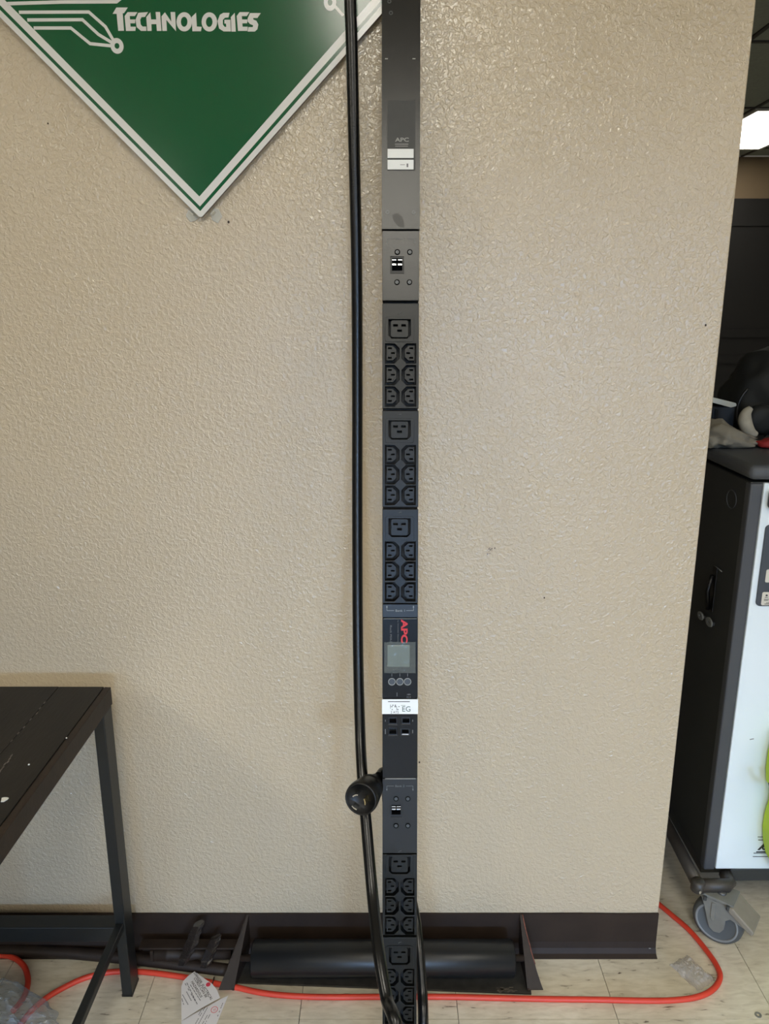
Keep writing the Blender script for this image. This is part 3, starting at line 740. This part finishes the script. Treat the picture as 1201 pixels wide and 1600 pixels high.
# pipe leading away to the left and the bracket behind it
ra = [PZ(*q, .012) for q in ((357, 1516), (300, 1509), (210, 1498), (100, 1488), (0, 1483), (-90, 1481))]
MB().tube([rl(p) for p in spline(ra, 5)], .0118, 14).build('floor_pipe', M['fsteel'], rf)
b0, b1 = PY(222, 1466, -.022), PY(368, 1478, -.022)
s = MB(); s.box(b0.x, -.300, -.046 + .06, -.022 + .06, .050, .054); s.box(b0.x, -.300, -.0245 + .06, -.022 + .06, .026, .050)
s.build('angle_bar', M['fsteel'], rf, bevel=.0006)
c0 = PY(240, 1488, -.034); c1 = PY(335, 1495, -.034)
s = MB(); xm = Matrix.Translation((c0.x, -.034 + .06, .0290)) @ Matrix.Rotation(math.pi / 2, 4, 'Y')
s.lathe([(.001, 0), (.0125, 0), (.0140, .004), (.0140, .026), (.0150, .028), (.0150, .034), (.0135, .036), (.0135, .082), (.011, .086), (.011, .160), (.001, .160)], xm, 18)
s.build('shaft_coupling', M['fsteel'], rf)
MB().box(c0.x - .002, c0.x + .004, -.050 + .06, -.020 + .06, .0245, .050).build('shaft_bracket', M['fsteel'], rf)
# two tabs wrapped in shiny film
def wrapped(t0, t1, wd, yt, yb, name):
    a, b = PY(*t0, yt), PY(*t1, yb); s = MB(); n = 10; vs = []
    for k in range(n + 1):
        q = rl(a.lerp(b, k / n))
        for j, (dx, dy) in enumerate(((-.5, -.25), (.1, -.6), (.5, .1), (.2, .6), (-.4, .4))):
            e = wd * (.75 + .25 * math.sin(k / n * math.pi)) * (1 + .35 * noise.noise(Vector((k * .8, j * 1.7, t0[0]))))
            vs.append(q + Vector((dx * e, dy * e * .7, dx * e * .35)))
    s.add(vs, [(k * 5 + j, k * 5 + (j + 1) % 5, k * 5 + 5 + (j + 1) % 5, k * 5 + 5 + j) for k in range(n) for j in range(5)] + [tuple(range(5)), tuple(range(n * 5, n * 5 + 5))])
    return s.build(name, M['wrap'], rf)
wrapped((310, 1443), (287, 1504), .029, -.030, -.068, 'wrapped_tab'); wrapped((337, 1464), (321, 1508), .028, -.036, -.068, 'wrapped_tab')

# ------------------------------------------------------------------ orange extension cord and its warning tag
oc = empty('extension_cord', (0, -.12, 0), 'orange extension cord lying across the tiled floor in front of the roller frame', 'cord')
R = .0056
op = [(1000, 1385, 0)]
px = [(1024, 1408), (1046, 1427), (1076, 1453), (1104, 1486), (1121, 1512), (1124, 1530), (1112, 1547), (1088, 1558), (1050, 1563), (1000, 1563.5), (930, 1562), (850, 1561), (760, 1559), (690, 1557.5), (600, 1557.5), (520, 1558), (460, 1556.5), (410, 1551.5), (370, 1543), (338, 1537), (300, 1529), (262, 1523), (222, 1518.5), (185, 1518), (160, 1521), (130, 1529), (96, 1545), (66, 1564), (40, 1590), (5, 1640)]
pp = [Vector((.66, .30, R)), Vector((.615, .17, R))] + [PZ(a, b, R) for a, b in px]
MB().tube([Vector((p.x, p.y + .12, R)) for p in spline(pp, 6)], R, 10).build('cord', M['orange'], oc)
# second run curling under the bubble wrap
p2 = [PZ(a, b, R) for a, b in ((-60, 1500), (0, 1493), (22, 1497), (37, 1509), (43, 1525), (43, 1540), (36, 1560), (20, 1580))]
MB().tube([Vector((p.x, p.y + .12, R)) for p in spline(p2, 6)], R, 10).build('cord_end', M['orange'], oc)
# printed tag, folded over itself
TH = .0135
def TZ(x, y, z=TH): p = PZ(x, y, z); return Vector((p.x, p.y + .12, p.z))
ox, oy = 260, 1500
q = lambda x, y: (ox + x / 10.0, oy + y / 10.0)
tagp = MB()
def sheet(poly, z, th=.0004):
    P3 = [TZ(*q(x, y), z) for x, y in poly]; f = lambda u, v, d: (u, v, z + d)
    return MB().prism([[(p.x, p.y) for p in P3]], 0, th, f)
lower = sheet([(230, 960), (880, 596), (962, 562), (800, 960), (740, 1090), (250, 1130)], .0030)
lo_ = lower.build('tag_back_leaf', M['tag'], oc)
upper = sheet([(440, 180), (590, 290), (715, 375), (790, 470), (835, 590), (560, 740), (235, 950), (232, 640), (232, 420), (262, 330), (340, 250)], TH)
up_ = upper.build('tag_front_leaf', M['tag'], oc)
a1, a2 = TZ(*q(490, 225), TH), TZ(*q(700, 610), TH)
ang = math.atan2(a2.y - a1.y, a2.x - a1.x)
def tag_text(mb, body, p0, p1, ht, z):
    A_, B_ = TZ(*q(*p0), z), TZ(*q(*p1), z); c = (A_ + B_) / 2
    an = math.atan2(B_.y - A_.y, B_.x - A_.x)
    add_text(mb, body, lambda u, v, d: (u, v, z), wd=(B_ - A_).length, ht=ht, bold=.01, ang=an, at=(c.x, c.y))
z = TH + .0006; s = MB()
tag_text(s, 'DANGER: ELECTRICAL', (440, 195), (712, 620), .0052, z)
tag_text(s, 'CORDS CAN BE', (440, 280), (628, 582), .0050, z)
tag_text(s, 'HAZARDOUS', (398, 335), (548, 582), .0050, z)
s.build('tag_heading', M['ink'], up_)
s = MB()
for k, (p0, p1) in enumerate((((345, 345), (535, 640)), ((318, 355), (485, 700)), ((290, 365), (455, 650)), ((300, 470), (390, 640)), ((250, 540), (340, 700)), ((240, 600), (270, 700)))):
    a, b = TZ(*q(*p0), z), TZ(*q(*p1), z); n = 7
    for i in range(n):
        if random.random() < .12: continue
        t0, t1 = i / n, (i + .8) / n; c0_, c1_ = a.lerp(b, t0), a.lerp(b, t1)
        s.prism([stroke([(c0_.x, c0_.y), (c1_.x, c1_.y)], .0014)], z - .0002, z, lambda u, v, d: (u, v, d))
s.build('tag_small_print', M['ink_grey'], up_)
c = TZ(*q(652, 382), z)
MB().prism([ellipse(c.x, c.y, .0046, .0050, 18)], z - .0002, z + .0001, lambda u, v, d: (u, v, d)).build('tag_red_dot', M['tagred'], up_)
z2 = .0037; c = TZ(*q(748, 775), z2); s = MB()
s.prism([ellipse(c.x, c.y, .0066, .0072, 24), ellipse(c.x, c.y, .0056, .0062, 24)], z2 - .0002, z2, lambda u, v, d: (u, v, d))
add_text(s, 'UL', lambda u, v, d: (u, v, z2), wd=.0062, ht=.0048, ang=ang + math.pi * .9, at=(c.x, c.y))
s.build('tag_listing_mark', M['tagred'], lo_)
s = MB()
for p0, p1 in (((880, 670), (770, 950)), ((640, 740), (500, 1000)), ((600, 740), (450, 1000)), ((560, 750), (500, 860)), ((680, 850), (600, 1000)), ((640, 860), (560, 1000))):
    a, b = TZ(*q(*p0), z2), TZ(*q(*p1), z2); n = 9
    for i in range(n):
        if random.random() < .15: continue
        c0_, c1_ = a.lerp(b, i / n), a.lerp(b, (i + .8) / n)
        s.prism([stroke([(c0_.x, c0_.y), (c1_.x, c1_.y)], .0013)], z2 - .0002, z2, lambda u, v, d: (u, v, d))
s.build('tag_small_print', M['ink_grey'], lo_)
# cable tie that holds the tag
c = PZ(333, 1534, R); s = MB()
s.tube([Vector((c.x + .0015 * math.sin(t), c.y + .12 + math.cos(t) * .0078, .0068 + math.sin(t) * .0066)) for t in [k * math.pi / 8 for k in range(17)]], .0012, 6, caps=False)
s.build('cable_tie', M['blackp'], oc)

# ------------------------------------------------------------------ crumpled plastic on the floor
def crumple(name, cx, cy, rx, ry, hz, m, label, cat, n=40, fr=9.0, seed=0.0, square=False):
    s = MB(); vs = []
    for j in range(n + 1):
        for i in range(n + 1):
            a, b = i / n * 2 - 1, j / n * 2 - 1; r_ = math.hypot(a, b)
            r_ = max(abs(a), abs(b)) if square else r_
            e = max(0, 1 - r_ ** 2.2 * (1 + .35 * noise.noise(Vector((a * 2 + seed, b * 2, 0)))))
            nz = abs(noise.noise(Vector((a * fr + seed, b * fr, .5)))) * .8 + abs(noise.noise(Vector((a * fr * 2.3, b * fr * 2.3 + seed, 2)))) * .5
            sx = .06 * noise.noise(Vector((a * 5, b * 5, 7 + seed))); sy = .06 * noise.noise(Vector((a * 5, b * 5, 9 + seed)))
            vs.append((rx * (a / max(1, r_) + sx), ry * (b / max(1, r_) + sy), .001 + hz * e ** .6 * (.62 + .42 * nz)))
    s.add(vs, [(j * (n + 1) + i, j * (n + 1) + i + 1, (j + 1) * (n + 1) + i + 1, (j + 1) * (n + 1) + i) for j in range(n) for i in range(n)], 0, False)
    o = s.build(name, m, loc=(cx, cy, 0)); return tag(o, label, cat)
crumple('bubble_wrap', -.80, -.235, .20, .15, .075, M['bubble'], 'crumpled heap of clear bubble wrap on the floor under the table', 'bubble wrap', 84, 15, 2.1)
c = PZ(1081, 1521, 0)
crumple('plastic_wrapper', c.x, c.y, .026, .036, .016, film('clear_wrapper_film', (188, 184, 182), .5), 'small clear crumpled plastic wrapper inside the curve of the orange cord', 'wrapper', 24, 3.2, 5.3, True)
bpy.data.objects['plastic_wrapper'].rotation_euler = (0, 0, .5)
c = PZ(1013, 1483, .008)
cl = MB().box(-.004, .004, -.004, .004, 0, .016).build('corner_clip', M['whitep'], loc=(c.x, c.y - .002, .0), bevel=.002); tag(cl, 'tiny white plastic piece at the end of the baseboard', 'clip')
c = PZ(1184, 1586, 0)
MB().prism([ellipse(0, 0, .0065, .0065, 20), ellipse(0, 0, .0030, .0030, 14)], 0, .0014, lambda u, v, d: (u, v, d)).build('metal_washer', M['caster'], loc=(c.x, c.y, 0), bevel=.0003)
tag(bpy.data.objects['metal_washer'], 'small metal washer on the floor at the lower right', 'washer')
c = PZ(829, 1504, 0)
tag(MB().box(-.003, .003, -.0012, .0012, 0, .002).build('plastic_chip', M['blackp'], loc=(c.x, c.y, 0)), 'tiny black chip on the floor right of the roller frame', 'debris')

# ------------------------------------------------------------------ charging cart in the passage on the right
CX0, CX1, CY0, CY1 = .690, 1.33, .075, .66
ct = empty('charging_cart', (1.0, .36, 0), 'charcoal and white charging cart on casters behind the wall edge', 'cart')
def cbx(name, x0, x1, y0, y1, z0, z1, m, bev=.002, par=None, seg=2): return MB().box(x0 - 1.0, x1 - 1.0, y0 - .36, y1 - .36, z0, z1).build(name, m, par or ct, bevel=bev, seg=seg)
cbx('cabinet', CX0 + .001, CX1, CY0 + .004, CY1, .145, 1.000, M['cartdark'], .003)
for a, b in ((CX0, CX0 + .0245), (CX1 - .0245, CX1)): cbx('corner_post', a, b, CY0 - .001, CY0 + .022, .142, .998, M['cartgrey'], .004)
fp = cbx('front_panel', CX0 + .025, CX1 - .025, CY0 - .002, CY0 + .01, .146, .999, M['cartwhite'], .002)
ld_ = cbx('lid', CX0 - .008, CX1 + .008, CY0 - .012, CY1 + .008, 1.006, 1.034, M['cartlid'], .012, seg=5)
hd = cbx('handle', .722, .86, CY0 - .030, CY0 - .002, .951, .989, M['cartgrey'], .008, seg=3)
# rear-hung hasp, slot and round knock-out on the left side
def side(px, py, x=None): r = ray(px, py); t = ((x if x is not None else CX0) - CAM.x) / r.x; return CAM + r * t
k0, k1 = side(1117, 885), side(1108, 960)
rc_ = cbx('latch_recess', CX0 - .0012, CX0 + .002, k0.y - .012, k1.y + .004, k1.z + .01, k0.z, M['blackp'], .001)
MB().tube([(CX0 - .004 - 1.0, k0.y - .36, k0.z - .02), (CX0 - .010 - 1.0, (k0.y + k1.y) / 2 - .36, (k0.z + k1.z) / 2), (CX0 - .005 - 1.0, k1.y - .36, k1.z + .012)], .005, 8).build('latch_bar', M['blackp'], ct)
for px, py, r_ in ((1094, 962, .0085), (1107.5, 972, .0095)):
    k = side(px, py, CX0 - .006)
    MB().prism([ellipse(k.y - .36, k.z, r_ * 1.6, r_, 18), ellipse(k.y - .36, k.z, r_ * .5, r_ * .35, 12)], CX0 - .0075 - 1.0, CX0 - .0045 - 1.0, lambda u, v, d: (d, u, v)).build('hasp_eye', M['caster'], ct)
    MB().box(CX0 - .0060 - 1.0, CX0 + .001 - 1.0, k.y - .36 - r_ * 1.2, k.y - .36 + r_ * .3, k.z - r_ * .4, k.z + r_ * .4).build('hasp_stem', M['screw'], ct)
k = side(1142, 780)
MB().prism([ellipse(k.y - .36, k.z, .022, .019, 24), ellipse(k.y - .36, k.z, .0205, .0175, 24)], CX0 - .0006 - 1.0, CX0 + .0012 - 1.0, lambda u, v, d: (d, u, v)).build('knockout_ring', M['cartgrey'], ct)
a, b = side(1116, 883), side(1128, 893)
MB().tube([(CX0 - .001 - 1.0, a.y - .36, a.z), (CX0 - .001 - 1.0, b.y - .36, b.z)], .0012, 6).build('latch_mark', M['print_dim'], ct)
# power panel with white labels and inlet
ff = lambda u, v, d: (u - 1.0, d - .36, v)
pn = MB().prism([rrect(.7265, .95, .7535, .918, .008)], CY0 - .006, CY0 - .001, ff).build('power_panel', M['panel'], ct, bevel=.001)
for x0, x1, z0, z1 in ((.7375, .93, .803, .8295), (.7355, .93, .756, .783)):
    MB().prism([rrect(x0, x1, z0, z1, .003)], CY0 - .0068, CY0 - .0055, ff).build('panel_label', M['whitep'], pn)
for x0, x1, z0, z1 in ((.7535, .80, .768, .815), (.7545, .80, .835, .86)):
    MB().prism([rrect(x0, x1, z0, z1, .008), rrect(x0 + .006, x1 - .006, z0 + .006, z1 - .006, .004)], CY0 - .014, CY0 - .0055, ff).build('power_inlet', M['blackp'], pn)
    MB().prism([rrect(x0 + .006, x1 - .006, z0 + .006, z1 - .006, .004)], CY0 - .010, CY0 - .0055, ff).build('inlet_recess', M['pdu_dark'], pn)
s = MB()
for z in (.8755, .8705, .8665): s.box(.742 - 1.0, .80 - 1.0, CY0 - .0072 - .36, CY0 - .006 - .36, z, z + .0011)
s.build('panel_print', M['print'], pn)
s = MB()
for x0, x1, z in ((.741, .747, .772), (.740, .749, .768), (.740, .748, .7655), (.745, .80, .7605), (.742, .80, .758), (.748, .80, .824), (.750, .80, .8205)): s.box(x0 - 1.0, x1 - 1.0, CY0 - .0075 - .36, CY0 - .0067 - .36, z, z + .0009)
s.prism([ellipse(.744, .7765, .0022, .0018, 10)], CY0 - .0075, CY0 - .0067, ff)
s.build('label_print', M['ink'], pn)
# warning sticker low on the panel
s = MB(); d = CY0 - .0032
s.box(.792 - 1.0, .86 - 1.0, d - .36, CY0 - .002 - .36, .186, .1868); s.box(.7915 - 1.0, .86 - 1.0, d - .36, CY0 - .002 - .36, .1775, .1782); s.box(.7975 - 1.0, .83 - 1.0, d - .36, CY0 - .002 - .36, .1885, .1905)
s.prism([[(.7995, .1945), (.8040, .1945), (.8125, .2075), (.8185, .2075), (.8215, .1945), (.8245, .1945), (.821, .2105), (.811, .2105)]], d, CY0 - .002, ff)
s.prism([ellipse(.8135, .2000, .0055, .0055, 16), ellipse(.8135, .2000, .0028, .0028, 12)], d, CY0 - .002, ff)
s.box(.798 - 1.0, .822 - 1.0, d - .36, CY0 - .002 - .36, .219, .2197); s.box(.796 - 1.0, .815 - 1.0, d - .36, CY0 - .002 - .36, .2265, .227)
s.build('warning_print', M['ink'], fp)
k = PY(1174, 1155, CY0 - .002)
MB().tube([(k.x - .004 - 1.0, CY0 - .0024 - .36, k.z - .0006), (k.x + .004 - 1.0, CY0 - .0024 - .36, k.z + .0012)], .0008, 6).build('scratch', M['ink_grey'], fp)
# base frame: bumper tubes and caster plate
zb = .128
MB().tube([(CX0 - .022 - 1.0, CY0 - .030 - .36, zb), (.730 - 1.0, CY0 - .030 - .36, zb), (.738 - 1.0, CY0 - .022 - .36, zb), (.741 - 1.0, CY0 + .004 - .36, zb)], .0140, 14).build('front_bumper', M['tube'], ct)
MB().tube([(CX0 - .022 - 1.0, CY0 - .020 - .36, zb + .001), (CX0 - .022 - 1.0, CY0 + .09 - .36, zb + .006), (CX0 - .016 - 1.0, CY1 - .36, zb + .012)], .0130, 14).build('side_bumper', M['tube'], ct)
MB().lathe([(.001, -.014), (.011, -.014), (.0150, -.010), (.0150, .010), (.011, .014), (.001, .014)], Matrix.Translation((CX0 - .022 - 1.0, CY0 - .030 - .36, zb)), 18).build('bumper_corner', M['tube'], ct)
cbx('base_rail', CX0 + .06, CX1, CY0 + .002, CY0 + .05, .112, .142, M['cartdark'], .002)
cbx('base_pan', CX0 + .004, CX1 - .004, CY0 + .02, CY1 - .01, .118, .145, M['cartdark'], .002)
k = Vector((CX0 - .024 - 1.0, CY0 - .0455 - .36, zb - .003)); MB().prism([ellipse(k.x, k.z, .0025, .004, 8)], k.y - .002, k.y + .002, lambda u, v, d: (u, d, v)).build('bumper_bolt', M['steel'], ct)
def caster(cx, cy, yaw, label_pedal=True):
    R_ = .052
    W = Matrix.Translation((cx - 1.0, cy - .36, 0)) @ Matrix.Rotation(yaw, 4, 'Z')      # local x = rolling direction, local y = axle (face towards -y)
    K = W @ Matrix.Translation((0, 0, R_)) @ Matrix.Rotation(math.pi / 2, 4, 'X')      # lathe axis along -y
    c_ = MB().lathe([(.043, -.0165), (.0485, -.014), (.0515, -.008), (.052, 0), (.0515, .008), (.0485, .014), (.043, .0165)], K, 36).build('caster_tyre', M['tyre'], ct)
    for sg_ in (1, -1):
        MB().lathe([(.0435, sg_ * .0163), (.0415, sg_ * .0175), (.0395, sg_ * .0168), (.039, sg_ * .0150)], K, 36).build('rim_ring', M['rim'], c_)
        MB().lathe([(.0392, sg_ * .0155), (.036, sg_ * .0140), (.012, sg_ * .0140), (.0001, sg_ * .0140)], K, 36).build('wheel_hub', M['hub'], c_)
    f2 = lambda u, v, d: tuple(W @ Vector((u, d, v)))
    fork = MB()
    prof_ = [(-.036, .110), (.020, .112), (.036, .098), (.060, .076), (.052, .073), (.026, .080), (.018, .072), (.017, .050), (.010, .037), (-.002, .034), (-.012, .040), (-.017, .055), (-.026, .085)]
    for y0 in (-.0235, .0205): fork.prism([prof_], y0, y0 + .003, f2)
    fork.box(-.036, .024, -.0235, .0235, .107, .113, 0, W)
    fork.build('caster_fork', M['caster'], ct, bevel=.001)
    fk = MB().prism([[(-.012, .104), (-.004, .104), (-.002, .066), (-.007, .060), (-.012, .066)]], -.0262, -.0232, f2).build('fork_rib', M['caster'], ct, bevel=.001)
    pd = MB()
    pd.prism([[(.020, .112), (.030, .112), (.075, .078), (.072, .068), (.064, .070), (.022, .100)]], -.030, .030, f2)
    pd.build('brake_pedal', M['casterp'], ct, bevel=.003)
    mp_ = MB().lathe([(.0001, .114), (.010, .114), (.010, .122), (.0001, .122)], W, 14).build('caster_stem', M['screw'], ct)
    pl = MB().box(-.032, .030, -.026, .026, .1130, .118, 0, W).build('caster_plate', M['caster'], ct)
    for u in (-.026, .020):
        MB().prism([ellipse(u, -.0285, .004, .004, 8)], .106, .1145, lambda a, b, d: tuple(W @ Vector((a, b, d)))).build('caster_bolt', M['screw'], pl)
caster(.716, .036, -.66)
for x, y, yw in ((CX1 - .06, .105, .3), (.74, CY1 - .07, 1.9), (CX1 - .06, CY1 - .07, -1.0)): caster(x, y, yw)

# ------------------------------------------------------------------ things on the cart
def softblob(name, c, r, amp, fr, m, sub=4, flat=.0, seed=0.0):
    bm = bmesh.new(); bmesh.ops.create_icosphere(bm, subdivisions=sub, radius=1)
    for v in bm.verts:
        n_ = noise.noise(v.co * fr + Vector((seed, 0, 0))) * amp + noise.noise(v.co * fr * 2.7 + Vector((0, seed, 0))) * amp * .45
        f_ = 1 + n_; v.co = Vector((v.co.x * r[0] * f_, v.co.y * r[1] * f_, max(v.co.z * r[2] * f_, -r[2] * flat)))
    for f_ in bm.faces: f_.smooth = True
    me = bpy.data.meshes.new(name); bm.to_mesh(me); bm.free(); me.materials.append(m)
    o = link(name, me); o.location = c; return o
LZ = 1.034
o = softblob('cloth_bundle', (.712, .275, LZ + .024), (.050, .052, .031), .28, 2.2, M['cloth'], 4, .75, 1.7)
for v in o.data.vertices:
    t = max(0, v.co.x / .05); v.co.z = -.023 + (v.co.z + .023) * max(.22, 1 - .62 * t); v.co.x *= 1 + .75 * (t > 0) * t; v.co.y *= 1 - .3 * min(t, 1)
tag(o, 'crumpled grey cloth bundle on the front left of the cart lid', 'cloth')
o = softblob('red_cloth', (.835, .255, LZ + .010), (.055, .030, .0125), .2, 2, M['redc'], 3, .78, 4.0)
tag(o, 'red fabric piece lying on the cart lid at the frame edge', 'cloth')
# black adapter box with pale strip
bxo = empty('power_adapter', (.755, .42, LZ), 'black box with ribbed side behind the grey cloth on the cart', 'adapter')
MB().box(-.075, .035, -.03, .05, 0, .074).build('case', M['blackp'], bxo, bevel=.004)
s = MB()
for k in range(6): s.box(-.072 + k * .012, -.066 + k * .012, -.033, -.029, .012, .066)
s.build('case_ribs', M['pdu_plastic'], bxo)
p0, p1 = PY(1100, 622, .40), PY(1144, 632, .40)
st = MB().prism([[(p0.x, p0.z + .006), (p1.x - .004, p1.z + .006), (p1.x, p1.z), (p1.x - .014, p1.z - .004), (p0.x, p0.z - .005)]], .375, .44, lambda u, v, d: (u, d, v)).build('plastic_strip', M['strip'], bevel=.001)
st.location.z = 0
dz = LZ + .0745 - (min(p0.z, p1.z) - .005)
tag(st, 'narrow off-white plastic strip lying on the black box on the cart', 'strip')
# headset with pale pad
hs = empty('headset', (.80, .33, LZ), 'black headset with a curved pale grey cushion on the cart lid', 'headset')
pad = [PY(x, y, .300) for x, y in ((1167, 637), (1160, 645), (1157.5, 655), (1160, 666), (1167, 675), (1176, 679))]
HL = lambda p: (p.x - .80, p.y - .33, p.z - LZ)
s = MB(); sp = spline(pad, 5); nn = len(sp)
s.tube([HL(p + Vector((.008, 0, 0))) for p in sp], [.005 + .009 * math.sin(math.pi * min(1, (k + .6) / nn)) for k in range(nn)], 12); s.build('ear_cushion', M['pad'], hs)
sp2 = spline([PY(x, y, .337) for x, y in ((1168, 607), (1157, 622), (1151, 640), (1151, 660), (1157, 674), (1168, 682), (1180, 682))], 6)
MB().tube([HL(p) for p in sp2], .0032, 8).build('headband', M['blackp'], hs)
c = PY(1188, 655, .345)
cm = Matrix.Translation(HL(c)) @ Matrix.Rotation(math.pi / 2, 4, 'X')
MB().lathe([(.0001, .016), (.020, .016), (.031, .010), (.033, 0), (.031, -.012), (.0001, -.014)], cm, 22).build('ear_cup', M['bag'], hs)
# black bag and tangled leads behind it
o = softblob('soft_bag', (.905, .48, LZ + .085), (.105, .10, .11), .16, 1.6, M['bag'], 4, .76, 8.2)
tag(o, 'black soft bag standing on the cart lid behind the headset', 'bag')
cb = empty('cable_tangle', (.93, .30, LZ), 'tangle of thin black leads over the black bag on the cart', 'cables')
rr = random.Random(3)
for k in range(5):
    c = Vector((rr.uniform(-.05, .05), rr.uniform(-.02, .02), .004)); pt = []
    for t in range(9):
        a_ = t / 8 * math.pi * 1.5 + k
        pt.append(c + Vector((math.cos(a_) * (.03 + .012 * k), -.02 + .012 * math.sin(a_ * 2 + k), .004 + abs(math.sin(a_)) * (.03 + .014 * k))))
    MB().tube(spline(pt, 5), .0022, 6).build('lead', M['cable_dk'], cb)

# ------------------------------------------------------------------ hi-vis vest hanging on the front of the cart
hv = empty('safety_vest', (.95, .05, .30), 'neon yellow hi-vis garment hanging on the front of the white cart', 'vest')
ol = [PY(x + 7, y, .035) for x, y in ((1240, 1130), (1214, 1150), (1203, 1185), (1199.5, 1212), (1200, 1232), (1206, 1243), (1204, 1262), (1197, 1285), (1194, 1305), (1194.5, 1325), (1198, 1345), (1207, 1362), (1230, 1370), (1300, 1368), (1380, 1360), (1380, 1130))]
lp = [(p.x - .95, p.z - .30) for p in ol]
MB().prism([lp], -.045, .021, lambda u, v, d: (u, d, v)).build('fabric_body', M['hivis'], hv, bevel=.015, seg=4)
tr = spline([PY(x + 5, y, .000) for x, y in ((1199.5, 1224), (1203, 1238), (1215, 1247), (1240, 1250), (1300, 1250))], 5)
MB().tube([(p.x - .95, p.y - .05 - .001, p.z - .30) for p in tr], .006, 8).build('dark_trim', M['hitrim'], hv)
pk = [PY(1290, 1128, .045), PY(1300, 1010, .05), PY(1320, 900, .06)]
MB().tube([(p.x - .95, p.y - .05, p.z - .30) for p in pk], .006, 8).build('hanging_strap', M['hitrim'], hv)
